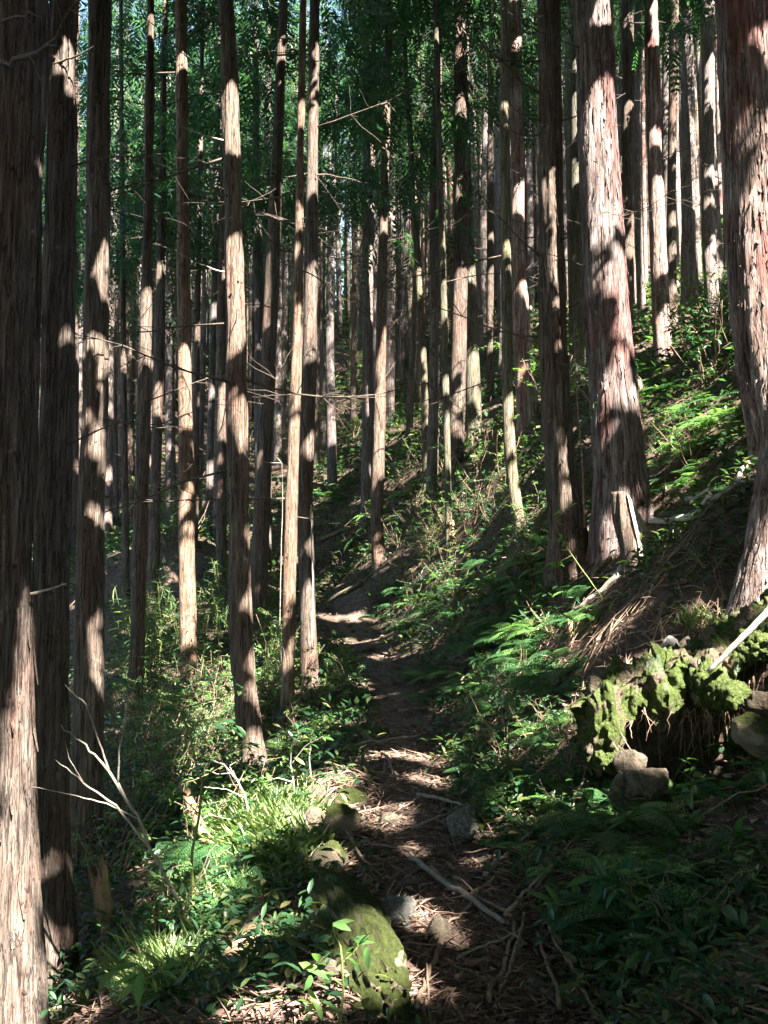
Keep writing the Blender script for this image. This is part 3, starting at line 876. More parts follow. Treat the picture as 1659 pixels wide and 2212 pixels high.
def crown_geo(mb, base, z0, z1, rmax, n, g, check=None, leaf=.55):
    """drooping conifer sprays on short limbs through a tapering volume"""
    t = g.uniform(0, 1, n) ** 1.2
    z = z0 + (z1 - z0) * t
    R_ = rmax * (1 - t * .85) * g.uniform(.25, 1, n) ** .6
    a = g.uniform(0, 6.283, n)
    c = np.stack([base[0] + R_ * np.cos(a), base[1] + R_ * np.sin(a), z - .22 * R_], -1)
    m = 5
    n2 = n * m
    pos = np.repeat(c, m, 0) + g.normal(0, 1, (n2, 3)) * np.array((.20, .20, .10))
    yaw = np.repeat(a, m) + g.normal(0, .6, n2)
    pit = g.normal(-.45, .35, n2)
    L = g.uniform(.6, 1.25, n2) * leaf
    k = len(SPV)
    V = np.einsum('nij,nkj->nki', rotm(yaw, pit, g.normal(0, .5, n2)), SPV[None] * L[:, None, None]) + pos[:, None]
    if check is not None:
        V = V[~check(V).any(1)]
    if len(V):
        f = (np.arange(len(V)) * k)[:, None, None] + SPF[None]
        mb.add(V.reshape(-1, 3), f.reshape(-1, 3))

for key in TREES:
    Q, rr, Y = tree_line[key]
    if Y < 14 or key == 'hook': continue
    b = Q[0]
    mb = MB()
    g = np.random.default_rng(int(Y * 100))
    top = Q[-1]
    crown_geo(mb, (top[0], top[1]), b[2] + (g.uniform(7.2, 9.0) if b[0] < 0 else g.uniform(9.5, 11)), top[2] + .5, 1.9, 150, g, in_gap, .8)
    mb.build('crown', M_CROWN, tree_obj[key], False, np.array(tree_obj[key].location))

far_protos = []
for k in range(9):
    g = np.random.default_rng(500 + k)
    H = g.uniform(15, 20)
    r0 = g.uniform(.11, .19)
    lean = g.normal(0, .012, 2)
    zs = np.array((-.4, 0, H * .35, H * .7, H))
    P = np.stack([lean[0] * zs + g.normal(0, .05, 5), lean[1] * zs + g.normal(0, .05, 5), zs], -1)
    P[:2, :2] = 0
    root = empty('distant_tree', (0, 0, 0))
    bk = ['grey', 'brown', 'grey', 'orange', 'red', 'moss', 'grey', 'brown', 'grey'][k]
    kids = [trunk(P, [r0 * 1.15, r0 * 1.1, r0 * .9, r0 * .6, .02], 'trunk', BARK[bk], root, np.zeros(3), 1 if k < 3 else 0, 900 + k, H, 8, 0, .25)[0]]
    for b in range(7):
        zc = g.uniform(2, H * .55)
        L = g.uniform(.3, 1.5)
        mb = twigged(np.array((np.interp(zc, P[:, 2], P[:, 0]), np.interp(zc, P[:, 2], P[:, 1]), zc)), g.uniform(0, 6.28), r0 * .8, L, g.uniform(-.2, .4), .012, 700 + k * 20 + b, 2)
        kids.append(mb.build('dead_branch', M_BRANCH, root, False, np.zeros(3)))
    mb = MB()
    crown_geo(mb, (P[-1, 0], P[-1, 1]), H * g.uniform(.52, .68), H + .4, 1.6, 85, g)
    kids.append(mb.build('crown', M_CROWN if k % 4 else M_FARLEAF, root, False, np.zeros(3)))
    far_protos.append((root, kids, ['grey', 'brown', 'grey', 'orange brown', 'reddish', 'mossy', 'grey', 'brown', 'grey'][k]))

taken = [(tree_line[k][0][0][0], tree_line[k][0][0][1]) for k in TREES]
far_list = []
tries = 0
while len(far_list) < 245 and tries < 8000:
    tries += 1
    Y = 21 + 36 * rng.uniform(0, 1) ** .9
    X = rng.uniform(-.52, .52) * Y
    if abs(X - path_x(Y)) < 1.0 and Y < 25: continue
    if any((X - a) ** 2 + (Y - b) ** 2 < 1.15 ** 2 for a, b in taken): continue
    u, v = proj(np.array((X, Y, height(X, Y))))
    if abs(u - 735) < 60 and Y < 27: continue
    taken.append((X, Y))
    far_list.append((X, Y))
used = set()
far_objs = []
for X, Y in far_list:
    k = int(rng.integers(len(far_protos)))
    root, kids, hue = far_protos[k]
    if k in used:
        root = copy_tree(root, kids)
    used.add(k)
    root.location = (X, Y, float(height(X, Y)))
    s = rng.uniform(.8, 1.25)
    root.scale = (s, s, rng.uniform(.9, 1.15))
    root.rotation_euler = (rng.normal(0, .012), rng.normal(0, .012), rng.uniform(0, 6.28))
    far_objs.append((root, X, Y, hue))
for k, (root, kids, hue) in enumerate(far_protos):
    if k not in used:
        for o in [*kids, root]: bpy.data.objects.remove(o)

# labels: counted from the nearest well known trunk
LAND = [('left edge cedar', -60)]
NAMES = {'edge': 'edge cedar', 'second': 'flared cedar', 'third': 'sun striped cedar', 'lean': 'tilted cedar', 'amber': 'white patched orange trunk', 'tall': 'tall knotty trunk', 'broad': 'broad slanting trunk', 'pair_b': 'paired trunks', 'curve': 'curved trunk', 'stout': 'stout dark trunk', 'sage': 'mossy grey green trunk', 'wide': 'wide shaded trunk', 'big': 'big red cedar', 'upper': 'pale peeling trunk', 'birchy': 'pale grey trunk', 'great': 'great right cedar'}
marks = []
for k, nm in NAMES.items():
    Q, rr, Y = tree_line[k]
    u, v = proj(Q)
    j = np.argmin(abs(v - 800))
    marks.append((float(u[j]), nm))
marks.sort()
ORD = ['first', 'second', 'third', 'fourth', 'fifth', 'sixth', 'seventh', 'eighth', 'ninth', 'tenth', 'eleventh', 'twelfth', 'thirteenth', 'fourteenth', 'fifteenth', 'sixteenth', 'seventeenth', 'eighteenth', 'nineteenth', 'twentieth', 'twenty-first', 'twenty-second', 'twenty-third', 'twenty-fourth', 'twenty-fifth', 'twenty-sixth', 'twenty-seventh', 'twenty-eighth', 'twenty-ninth', 'thirtieth']
bins = {}
for root, X, Y, hue in far_objs:
    u, v = proj(np.array((X, Y, height(X, Y) + 2.5)))
    i = sum(1 for m in marks if m[0] < u)
    bins.setdefault(i, []).append((float(u), root, hue))
for i, L in bins.items():
    L.sort(key=lambda t: t[0])
    for n, (u, root, hue) in enumerate(L):
        nth = ORD[min(n, len(ORD) - 1)]
        if i == 0: lab = f'thin {hue} distant trunk, {nth} from the left before the edge cedar'
        else: lab = f'thin {hue} distant trunk, {nth} to the right of the {marks[i - 1][1]}'
        tag(root, lab, 'tree', 'thin trunks far up the slope')

# the wood closing the view beyond the crest: a mass nobody could count
mb = MB()
g = np.random.default_rng(77)
n = 2300
Yf = g.uniform(54, 88, n); Xf = g.uniform(-.62, .62, n) * Yf
Zf = height(Xf, Yf, False) + 17 * g.uniform(0.01, 1, n) ** 1.9
m = 14
pos = np.repeat(np.stack([Xf, Yf, Zf], -1), m, 0) + g.normal(0, .7, (n * m, 3))
V, f3, f4 = leaves(pos, g.uniform(0, 6.28, n * m), g.normal(-.2, .5, n * m), g.normal(0, .8, n * m), g.uniform(.4, 1.0, n * m), g.uniform(.15, .4, n * m))
mb.add(V, f3)
tag(mb.build('distant_foliage', M_FARLEAF), 'hazy mass of far sunlit foliage closing the view over the crest', 'foliage', kind='stuff')
mb = MB()
for i in range(850):
    Y = g.uniform(40, 85); X = g.uniform(-.6, .6) * Y
    z = float(height(X, Y, False))
    mb.add(*tube([(X, Y, z - .5), (X + g.normal(0, .1), Y, z + 9), (X + g.normal(0, .3), Y, z + 18)], [.15, .12, .04], 6))
tag(mb.build('distant_trunks', BARK['grey']), 'dense thicket of faraway trunks beyond the crest', 'trees', kind='stuff')

# the crowns overhead (above the frame): leaf sprays shaped to pass sun only at chosen gaps
g = np.random.default_rng(5)
N = 150000
q = np.stack([g.uniform(QX0, QX0 + 30, N), g.uniform(QY0, QY0 + 38, N)], -1)
zc = np.full(N, 11.0)
rz = g.uniform(0, 1, N)
for _ in range(4):
    X = q[:, 0] + zc * SX; Y = q[:, 1] + zc * SY
    lo = np.maximum(height(X, Y, False) + 6.5, np.where(Y > -3, 1.65 + .72 * np.maximum(Y, 0) + 2.4, 0))
    zc = lo + rz * 3.5
C = np.stack([q[:, 0] + zc * SX, q[:, 1] + zc * SY, zc], -1)
C = C[C[:, 1] < 30]
n = len(C)
L = np.where(g.random(n) < .35, g.uniform(.5, .9, n), g.uniform(.2, .38, n))
V, f3, f4 = leaves(C, g.uniform(0, 6.28, n), g.normal(-.1, .4, n), g.normal(0, .5, n), L, L * g.uniform(.45, .7, n))
V4 = V.reshape(-1, 4, 3)
mid = (V4[:, 0] + V4[:, 2]) / 2
shade = in_gap(V4).any(1)
for t in (.12, .25, .38, .5, .62, .75, .88):
    w = min(t / .45, (1 - t) / .55)
    ax = V4[:, 0] * (1 - t) + V4[:, 2] * t
    side = (V4[:, 1] - V4[:, 3]) / 2 * w
    for e in (-.8, -.4, 0, .4, .8):
        shade |= in_gap(ax + side * e)
keep = ~shade
V4 = V4[keep]; mid = mid[keep]
n2 = 26000  # unseen foliage at the sides and behind, added to cut sky light
side = g.integers(0, 3, n2)
X2 = np.where(side == 0, g.uniform(-36, -17, n2), np.where(side == 1, g.uniform(18, 34, n2), g.uniform(-30, 30, n2)))
Y2 = np.where(side == 2, g.uniform(-30, -9, n2), g.uniform(-24, 36, n2))
Z2 = height(X2, Y2, False) + np.where(side == 2, g.uniform(5, 13, n2), g.uniform(2, 14, n2))
L2 = g.uniform(.6, 1.2, n2)
P2 = np.stack([X2, Y2, Z2], -1)
W4 = leaves(P2, g.uniform(0, 6.28, n2), g.normal(-.1, .5, n2), g.normal(0, .6, n2), L2, L2 * .55)[0].reshape(-1, 4, 3)
W4 = W4[~(in_gap(W4).any(1) | in_gap(W4.mean(1)))]
near_keys = [k for k in TREES if TREES[k][1] < 14 and k != 'hook']
tops = np.array([[np.interp(11, tree_line[k][0][:, 2], tree_line[k][0][:, i]) for i in range(2)] for k in near_keys])
d = np.sqrt(((mid[:, None, :2] - tops[None]) ** 2).sum(-1))
own = np.where(d.min(1) < 2.6, d.argmin(1), -1)
for i in range(-1, len(near_keys)):
    sel = V4[own == i]
    if not len(sel): continue
    k = len(sel)
    f = ((np.arange(k) * 4)[:, None, None] + DIA3[None]).reshape(-1, 3)
    if i < 0:
        sel = np.concatenate([sel, W4])
        k = len(sel)
        f = ((np.arange(k) * 4)[:, None, None] + DIA3[None]).reshape(-1, 3)
        tag(mk('shading_canopy', sel.reshape(-1, 3), [f], M_CROWN), 'unseen cedar canopy overhead and around, its gaps shaped for the sun patches', 'canopy', kind='stuff')
    else:
        t = tree_obj[near_keys[i]]
        mk('crown', sel.reshape(-1, 3), [f], M_CROWN, t, False, np.array(t.location))
#__UNDERGROWTH__
# ------------------------------------------------------------------ rocks, ledge, stumps, logs
def blob(c, rad, seed, amp=.18, n=26, freq=1.6, fine=.05, tilt=0.0, flat=None, ridge=1.0):
    c = np.asarray(c, float); rad = np.asarray(rad, float)
    th = np.linspace(0, 2 * math.pi, n, endpoint=False)
    ph = np.linspace(0, math.pi, n // 2 + 1)[1:-1]
    d = np.stack([np.outer(np.sin(ph), np.cos(th)), np.outer(np.sin(ph), np.sin(th)), np.outer(np.cos(ph), np.ones(n))], -1)
    d = np.concatenate([d.reshape(-1, 3), [(0, 0, 1), (0, 0, -1)]])
    k = 1 + amp * fbm(d * freq + seed * 3.7, 3, seed) + fine * fbm(d * freq * 5 * np.array((1, 1, ridge)) + seed, 2, seed + 3)
    if flat:                                   # chipped facets
        g = np.random.default_rng(seed)
        for _ in range(flat):
            nrm = g.normal(0, 1, 3); nrm /= np.linalg.norm(nrm)
            h = g.uniform(.55, .85)
            e = (d * k[:, None]) @ nrm
            k = np.where(e > h, k * h / np.maximum(e, 1e-6), k)
    P = d * k[:, None] * rad
    ct, st = math.cos(tilt), math.sin(tilt)
    P = np.stack([P[:, 0] * ct - P[:, 2] * st, P[:, 1], P[:, 0] * st + P[:, 2] * ct], -1)
    m = len(ph)
    i = np.arange(m - 1)[:, None] * n
    j = np.arange(n)[None]
    jn = (j + 1) % n
    q = np.stack([i + j, i + n + j, i + n + jn, i + jn], -1).reshape(-1, 4)
    jj = np.arange(n)
    t = np.concatenate([np.stack([np.full(n, m * n), jj, (jj + 1) % n], -1), np.stack([np.full(n, m * n + 1), (m - 1) * n + (jj + 1) % n, (m - 1) * n + jj], -1)])
    return P + c, t, q

def single(name, pieces, mat, label, cat, loc, group=None, smooth=True):
    mb = MB()
    for p in pieces: mb.add(*p)
    o = mb.build(name, mat, None, smooth, np.asarray(loc, float))
    return tag(o, label, cat, group)

# mossy boulder that edges the path
b0 = hit(880, 2230); b1 = hit(735, 1950)
mid = (b0 + b1) / 2
d = b1 - b0
yaw = math.atan2(d[1], d[0])
Lb = np.linalg.norm(d) / 2
V, t3, q4 = blob((0, 0, 0), (Lb * 1.15, .14, .18), 4, .20, 96, 1.9, .08)
V = np.stack([V[:, 0] * math.cos(yaw) - V[:, 1] * math.sin(yaw), V[:, 0] * math.sin(yaw) + V[:, 1] * math.cos(yaw), V[:, 2]], -1)
V[:, 2] += .10 * V[:, 1] * 0
single('mossy_boulder', [(V + mid + np.array((-.06, 0, .07)), t3, q4)], M_MOSSY, 'long moss covered boulder lying along the near edge of the path', 'boulder', mid)

STONES = [(670, 1790, 26, 36, 0, 'grey stone with a pale face propped at the path edge'), (715, 1870, 34, 32, 2, 'yellow lichen stone glowing in sun on the path edge'), (702, 1912, 22, 16, 0, 'small reddish tan stone just under the yellow lichen stone'),
          (690, 1740, 26, 28, 0, 'pale stone capping the top of the edge row'), (755, 1735, 34, 20, 2, 'low mossy stone beside the pale capping stone'), (740, 1790, 40, 34, 2, 'mossy dark stone behind the curved grey stick'), (715, 1960, 30, 26, 1, 'bluish grey stone leaning on the mossy boulder'),
          (840, 1780, 24, 18, 0, 'smooth tan stone set in the middle of the path'), (995, 1790, 34, 40, 1, 'pale grey stone at the bank side of the path under fern fronds'), (905, 1865, 15, 11, 0, 'small buff pebble on the path above the long stick'), (885, 1922, 22, 13, 0, 'flat buff stone left of the long stick'),
          (850, 1925, 16, 14, 0, 'little tan stone next to the flat buff stone'), (860, 1985, 40, 30, 1, 'dark humped stone right of the mossy boulder top'), (945, 2030, 32, 28, 0, 'rounded tan stone in the lower path, half in sun'), (1000, 1930, 22, 24, 0, 'brown stone beside the crossing sticks'),
          (995, 1995, 12, 9, 0, 'small pale stone between the crossing sticks'), (800, 1975, 18, 13, 1, 'small grey stone tucked against the mossy boulder'), (1110, 2110, 22, 15, 1, 'grey stone at the foot of the bank near the bottom'), (1160, 2140, 24, 18, 1, 'larger grey stone right of the other bank foot stone'),
          (960, 2150, 17, 13, 0, 'reddish stone low on the path'), (1060, 1745, 14, 10, 1, 'tiny grey stone under the drooping fern'), (930, 1735, 13, 9, 0, 'tiny buff stone on the upper path'), (810, 1590, 24, 14, 2, 'green mossy stone at the left of the sunlit path patch'), (735, 1535, 40, 20, 2, 'mossy hump left of the path, half way along'),
          (790, 1405, 20, 10, 0, 'pale stone on the far bend of the path'), (760, 1385, 16, 8, 0, 'second pale stone on the far bend, further left'), (800, 1440, 16, 9, 1, 'grey stone a little below the far bend'), (690, 2040, 26, 24, 0, 'brown stone wedged left of the mossy boulder'), (700, 2110, 30, 30, 0, 'buff rock left of the lower mossy boulder'),
          (730, 1690, 24, 12, 0, 'flat pinkish stone above the pale capping stone')]
for i, (U, V, rw, rh, kind, lab) in enumerate(STONES):
    p = hit(U, V + rh * .5)
    sc_ = p[1] / F
    g = np.random.default_rng(60 + i)
    r = 1.18 * np.array((rw * sc_, rw * sc_ * g.uniform(.7, 1.1), rh * sc_ * 1.1))
    single('stone', [blob(p + np.array((0, r[1] * .3, r[2] * .45)), r, 20 + i, .25, 28, 1.3, .05, g.uniform(-.3, .3), 6)], [M_ROCK, M_GREYROCK, M_MOSSY][kind], lab, 'stone', p, 'stones along the path', smooth=False)

# the overhanging mossy ledge above the hollow
LY = 5.45
ledge = empty('mossy_ledge', at(1420, 1500, LY))
tag(ledge, 'overhanging bank ledge hung with bright green moss above a dark hollow', 'ledge')
def part_blobs(name, items, mat, amp=.22, n=30, fine=.08, flat=None, parent=ledge):
    for i, (U, V, Y, ru, rv, rd, tilt) in enumerate(items):
        mb = MB()
        k = Y / F
        mb.add(*blob(at(U, V, Y), (ru * k, rd, rv * k), int(U) + i, amp, n, 1.7, fine, tilt, flat, .35 if mat is not M_MOSSY else 1))
        mb.build(name, mat, parent, True, np.array(ledge.location))
UT = np.linspace(1255, 1740, 170)
VT = np.interp(UT, [1255, 1290, 1330, 1440, 1500, 1560, 1660, 1740], [1500, 1452, 1428, 1400, 1412, 1380, 1335, 1310])
VB = np.interp(UT, [1255, 1268, 1290, 1330, 1345, 1362, 1385, 1420, 1450, 1470, 1486, 1520, 1560, 1600, 1612, 1650, 1740], [1540, 1640, 1662, 1658, 1590, 1555, 1520, 1560, 1535, 1465, 1470, 1525, 1548, 1530, 1455, 1440, 1430])
VB = VB + 9 * vnoise(np.stack([UT * .09, 0 * UT, 0 * UT], -1), 71) + 6 * vnoise(np.stack([UT * .25, 0 * UT, 0 * UT], -1), 72)
M_ = 56
S0 = np.zeros((170, M_, 3))
for i in range(170):
    top_, bot_ = at(UT[i], VT[i], 5.62), at(UT[i], VB[i], 5.46)
    bx = top_[0]
    back = np.array((bx + .1, 6.35, height(bx + .1, 6.35) - .06))
    mid_ = at(UT[i], VT[i] * .72 + VB[i] * .28, 5.40)
    ctl = np.array([back, (back + top_) / 2 + np.array((0, 0, .05)), top_, mid_, (mid_ + bot_) / 2 + np.array((0, -.02, 0)), bot_])
    tt = np.linspace(0, 1, M_)
    S0[i] = np.stack([np.interp(tt, [0, .18, .38, .55, .78, 1], ctl[:, k]) for k in range(3)], -1)
for _ in range(3):
    S0[:, 1:-1] = (S0[:, :-2] + 2 * S0[:, 1:-1] + S0[:, 2:]) / 4
nrm = np.cross(np.gradient(S0, axis=0), np.gradient(S0, axis=1))
nrm /= np.linalg.norm(nrm, axis=-1, keepdims=True) + 1e-9
if nrm[85, 40, 1] > 0: nrm = -nrm
hang = np.clip((np.linspace(0, 1, M_) - .3) / .2, 0, 1)[None]
dsp = .10 * vnoise(S0 * np.array((7, 7, 3.2)), 80) + .055 * vnoise(S0 * np.array((22, 22, 5)), 81) + .025 * vnoise(S0 * np.array((60, 60, 24)), 82) + .012 * vnoise(S0 * 130, 83)
rid = -.045 * np.clip(np.abs(vnoise(S0 * np.array((15, 15, 2.2)), 84)) * -6 + 1, 0, 1) * hang
outer = S0 + nrm * (dsp + rid)[..., None]
innr = S0 - nrm * .10
idx = np.arange(170 * M_).reshape(170, M_)
qq = np.stack([idx[:-1, :-1], idx[:-1, 1:], idx[1:, 1:], idx[1:, :-1]], -1).reshape(-1, 4)
mb = MB(); o_ = 170 * M_
mb.add(outer.reshape(-1, 3), None, qq); mb.add(innr.reshape(-1, 3), None, qq[:, ::-1])
for e in (idx[:, -1], idx[0], idx[-1]):
    mb.F4.append(np.stack([e[:-1], e[1:], e[1:] + o_, e[:-1] + o_], -1))
def curtain():
    m, nt, b = nodes_of('patchy moss over rock')
    big = noise(nt, 6.5, 5, None, .6)
    fz = noise(nt, 60, 6, None, .75)
    moss = ramp(nt, fz, [(.32, (.022, .034, .010)), (.52, (.075, .105, .026)), (.72, (.16, .195, .07))])
    rock = ramp(nt, fz, [(.3, (.05, .038, .026)), (.7, (.24, .19, .135))])
    pale = ramp(nt, fz, [(.3, (.12, .17, .10)), (.65, (.32, .40, .27))])
    c = mix(nt, ramp(nt, big, [(.42, (0, 0, 0)), (.50, (1, 1, 1))]), rock, moss)
    c = mix(nt, ramp(nt, noise(nt, 5, 3, None, .5, (1.3, 1.3, .6)), [(.64, (0, 0, 0)), (.70, (.8, .8, .8))]), c, pale)
    nt.links.new(c, b.inputs['Base Color'])
    b.inputs['Roughness'].default_value = .95
    b.inputs['Specular IOR Level'].default_value = .15
    bump(nt, fz, 1.0, .04, b)
    return m
shelf = mb.build('mossy_shelf', curtain(), ledge, True, np.array(ledge.location))
part_blobs('moss_cushion', [(1530, 1475, 5.36, 34, 40, .10, .1), (1568, 1500, 5.30, 36, 36, .11, .1), (1630, 1395, 5.42, 38, 34, .10, 0), (1310, 1640, 5.42, 24, 20, .08, 0)], M_MOSS, .38, 56, .2, parent=shelf)
# dangling root hair under the shelf
mb = MB()
g = np.random.default_rng(8)
for i in range(46):
    U = g.uniform(1300, 1659); V0 = np.interp(U, [1300, 1400, 1450, 1560, 1659], [1640, 1530, 1540, 1540, 1440]) - 10
    p = at(U, V0, g.uniform(5.3, 5.6)); L = g.uniform(.05, .25)
    mb.add(*tube(wiggle(p, p + np.array((g.normal(0, .05), g.normal(0, .05), -L)), 6, .1, i), np.linspace(.004, .0015, 6), 4))
mb.build('root_fringe', M_TWIG, shelf, False, np.array(ledge.location))
for U, V, Y, rw, rh, mat, lab in [(1362, 1655, 5.25, 40, 40, M_ROCK, 'yellowish rock under the mossy ledge, upper of two'), (1395, 1700, 5.15, 52, 46, M_ROCK, 'large buff rock under the mossy ledge, catching sun'), (1345, 1715, 5.2, 30, 44, M_ROCK, 'narrow tan rock left of the large buff rock'),
                                  (1640, 1590, 5.0, 56, 54, M_MOSSY, 'pale greenish block of rock at the right of the hollow'), (1660, 1520, 5.3, 44, 40, M_ROCK, 'buff rock above the greenish block'), (1540, 1590, 6.5, 50, 40, M_GREYROCK, 'dim grey rock deep inside the hollow'), (1440, 1560, 6.3, 44, 34, M_GREYROCK, 'dim grey rock at the left roof of the hollow'),
                                  (1290, 1500, 5.6, 24, 40, M_ROCK, 'tan stone poking out left of the hanging moss'), (1445, 1400, 6.0, 28, 22, M_GREYROCK, 'grey stone lying on top of the mossy ledge'), (1480, 1395, 6.05, 20, 18, M_ROCK, 'small pale stone on top of the mossy ledge')]:
    k = Y / F
    p = at(U, V, Y)
    single('rock', [blob(p, (rw * k, rw * k * .9, rh * k), int(U + V), .25, 36, 1.4, .06, .2, 7)], mat, lab, 'rock', p, 'rocks round the hollow', smooth=False)

# grey leaning slab in the bank
k = 7.0 / F
p = at(1428, 1312, 7.2)
V, t3, q4 = blob((0, 0, 0), (.17, .12, .36), 91, .12, 40, 1.2, .03, .0, 5)
a = -.55
V = np.stack([V[:, 0] * math.cos(a) - V[:, 2] * math.sin(a), V[:, 1], V[:, 0] * math.sin(a) + V[:, 2] * math.cos(a)], -1)
single('leaning_slab', [(V + p, t3, q4)], M_GREYROCK, 'smooth grey slab leaning in the bank under the split stump', 'rock', p, smooth=True)

# split stump: a torn trunk, bark side away, pale split face to the right
Y = 8.6
P = [at(1376, 1240, Y), at(1366, 1180, Y), at(1350, 1120, Y), at(1338, 1064, Y)]
P[0] = P[0] - np.array((0, 0, .25))
stump = empty('split_stump', P[0])
tag(stump, 'torn split stump with a dark bark side and a blazing pale split face', 'stump')
rr = np.array((.12, .13, .125, .10))
K = 22
Q = np.array([[np.interp(t, np.linspace(0, 1, 4), [p[i] for p in P]) for i in range(3)] for t in np.linspace(0, 1, 26)])
rq = np.interp(np.linspace(0, 1, 26), np.linspace(0, 1, 4), rr)
th = np.linspace(-1.0 * math.pi, -.52 * math.pi, K)
outer = Q[:, None] + rq[:, None, None] * np.stack([np.cos(th), np.sin(th), 0 * th], -1)[None]
outer[..., :2] += (.012 * vnoise(outer * np.array((25, 25, 3)), 3))[..., None]
cut = np.linspace(1, .25, K) ** .6 * .0
inner = outer.copy()
inner[..., 0] += .055; inner[..., 1] += .02
mb = MB()
idx = np.arange(26 * K).reshape(26, K)
qq = np.stack([idx[:-1, :-1], idx[:-1, 1:], idx[1:, 1:], idx[1:, :-1]], -1).reshape(-1, 4)
mb.add(outer.reshape(-1, 3), None, qq)
mb.add(inner.reshape(-1, 3), None, qq[:, ::-1])
top = np.stack([idx[-1, :-1], idx[-1, 1:], idx[-1, 1:] + 26 * K, idx[-1, :-1] + 26 * K], -1)
sid = np.concatenate([np.stack([idx[:-1, 0], idx[1:, 0], idx[1:, 0] + 26 * K, idx[:-1, 0] + 26 * K], -1), np.stack([idx[1:, -1], idx[:-1, -1], idx[:-1, -1] + 26 * K, idx[1:, -1] + 26 * K], -1)])
mb.F4.append(top); mb.F4.append(sid)
mb.build('bark_shell', BARK['brown'], stump, True, np.array(stump.location))
mb = MB()
# the pale wedge: pointed at the top, broad below, its face turned to the sun
W0 = [at(1355, 1068, Y - .12), at(1366, 1120, Y - .14), at(1378, 1170, Y - .15), at(1386, 1235, Y - .15)]
W1 = [at(1359, 1070, Y - .10), at(1388, 1120, Y - .02), at(1412, 1165, Y + .02), at(1424, 1215, Y + .03)]
n = 20
tt = np.linspace(0, 1, n)
A0 = np.stack([np.interp(tt, np.linspace(0, 1, 4), [w[i] for w in W0]) for i in range(3)], -1)
A1 = np.stack([np.interp(tt, np.linspace(0, 1, 4), [w[i] for w in W1]) for i in range(3)], -1)
cols = np.linspace(0, 1, 9)
F0 = A0[:, None] * (1 - cols)[None, :, None] + A1[:, None] * cols[None, :, None]
F0[..., 1] += .012 * vnoise(F0 * np.array((60, 60, 5)), 21)
F1 = F0 + np.array((.02, .12, 0))
idx = np.arange(n * 9).reshape(n, 9)
qq = np.stack([idx[:-1, :-1], idx[1:, :-1], idx[1:, 1:], idx[:-1, 1:]], -1).reshape(-1, 4)
mb.add(F0.reshape(-1, 3), None, qq)
mb.add(F1.reshape(-1, 3), None, qq[:, ::-1])
o_ = n * 9
mb.F4.append(np.concatenate([np.stack([idx[:-1, 0], idx[:-1, 0] + o_, idx[1:, 0] + o_, idx[1:, 0]], -1), np.stack([idx[:-1, -1], idx[1:, -1], idx[1:, -1] + o_, idx[:-1, -1] + o_], -1), np.stack([idx[0, :-1], idx[0, 1:], idx[0, 1:] + o_, idx[0, :-1] + o_], -1)]))
mb.build('split_face', M_PALE, stump, False, np.array(stump.location))

# roots along the sunlit lip of the bank
def ground_line(pts, lift, wig, seed, n=26):
    H = [hit(u, v) for u, v in pts]
    t = np.linspace(0, 1, len(H))
    P = np.stack([np.interp(np.linspace(0, 1, n), t, [h[i] for h in H]) for i in range(3)], -1)
    g = np.random.default_rng(seed)
    off = np.cumsum(g.normal(0, wig, (n, 2)), 0)
    off -= np.linspace(0, 1, n)[:, None] * off[-1]
    P[:, :2] += off
    P[:, 2] = height(P[:, 0], P[:, 1]) + lift
    return P
for i, (pts, th, lift, mat, lab) in enumerate([
        ([(1408, 1140), (1470, 1130), (1540, 1100), (1600, 1060), (1645, 1010)], .034, .09, M_PALE, 'thick pale root running from the split stump along the lip of the bank'),
        ([(1405, 1170), (1450, 1165), (1520, 1140), (1590, 1100)], .022, .03, M_BRANCH, 'thin root just under the thick pale root'),
        ([(1390, 1200), (1330, 1260), (1270, 1310), (1215, 1350)], .04, .06, M_PALE, 'sunlit root slanting down left from the split stump'),
        ([(1340, 1190), (1300, 1230), (1260, 1270)], .03, .03, M_TWIG, 'reddish root at the foot of the big red cedar'),
        ([(1480, 1105), (1540, 1075), (1620, 1030)], .026, .10, M_PALE, 'thin bleached root higher on the lip of the bank'),
        ([(1060, 1890), (1130, 1830), (1180, 1780), (1200, 1720)], .024, .03, M_TWIG, 'brown root bending down the bank to the path'),
        ([(1075, 1905), (1120, 1870), (1175, 1850)], .016, .02, M_TWIG, 'smaller brown root below the bending one')]):
    P = ground_line(pts, lift, .012, 40 + i)
    single('root', [tube(P, th * np.interp(np.linspace(0, 1, len(P)), [0, 1], [1, .45]), 8, rough=.08, seed=i)], mat, lab, 'root', P[0], 'roots in the bank')

LIPSIDE = [('dark root', M_TWIG), ('pale root', M_PALE), ('grey root', M_BRANCH)]
for i in range(14):
    t = (i + .5) / 14
    gq_ = np.random.default_rng(800 + i)
    U, V = np.interp(t, [0, .4, 1], [1225, 1400, 1640]), np.interp(t, [0, .4, 1], [1345, 1185, 1030])
    P = ground_line([(U - 30 - 30 * gq_.random(), V + gq_.uniform(5, 40)), (U + gq_.normal(0, 10), V + gq_.normal(0, 8)), (U + 30 + 40 * gq_.random(), V - gq_.uniform(0, 40))], .02 + .03 * gq_.random(), .012, 820 + i, 16)
    nm, mt = LIPSIDE[i % 3]
    single('root', [tube(P, gq_.uniform(.008, .018) * np.linspace(1, .4, 16), 6, rough=.08, seed=i)], mt, f'thin {nm} on the bank lip, {ORD[i]} going up from the lower end', 'root', P[0], 'roots in the bank')

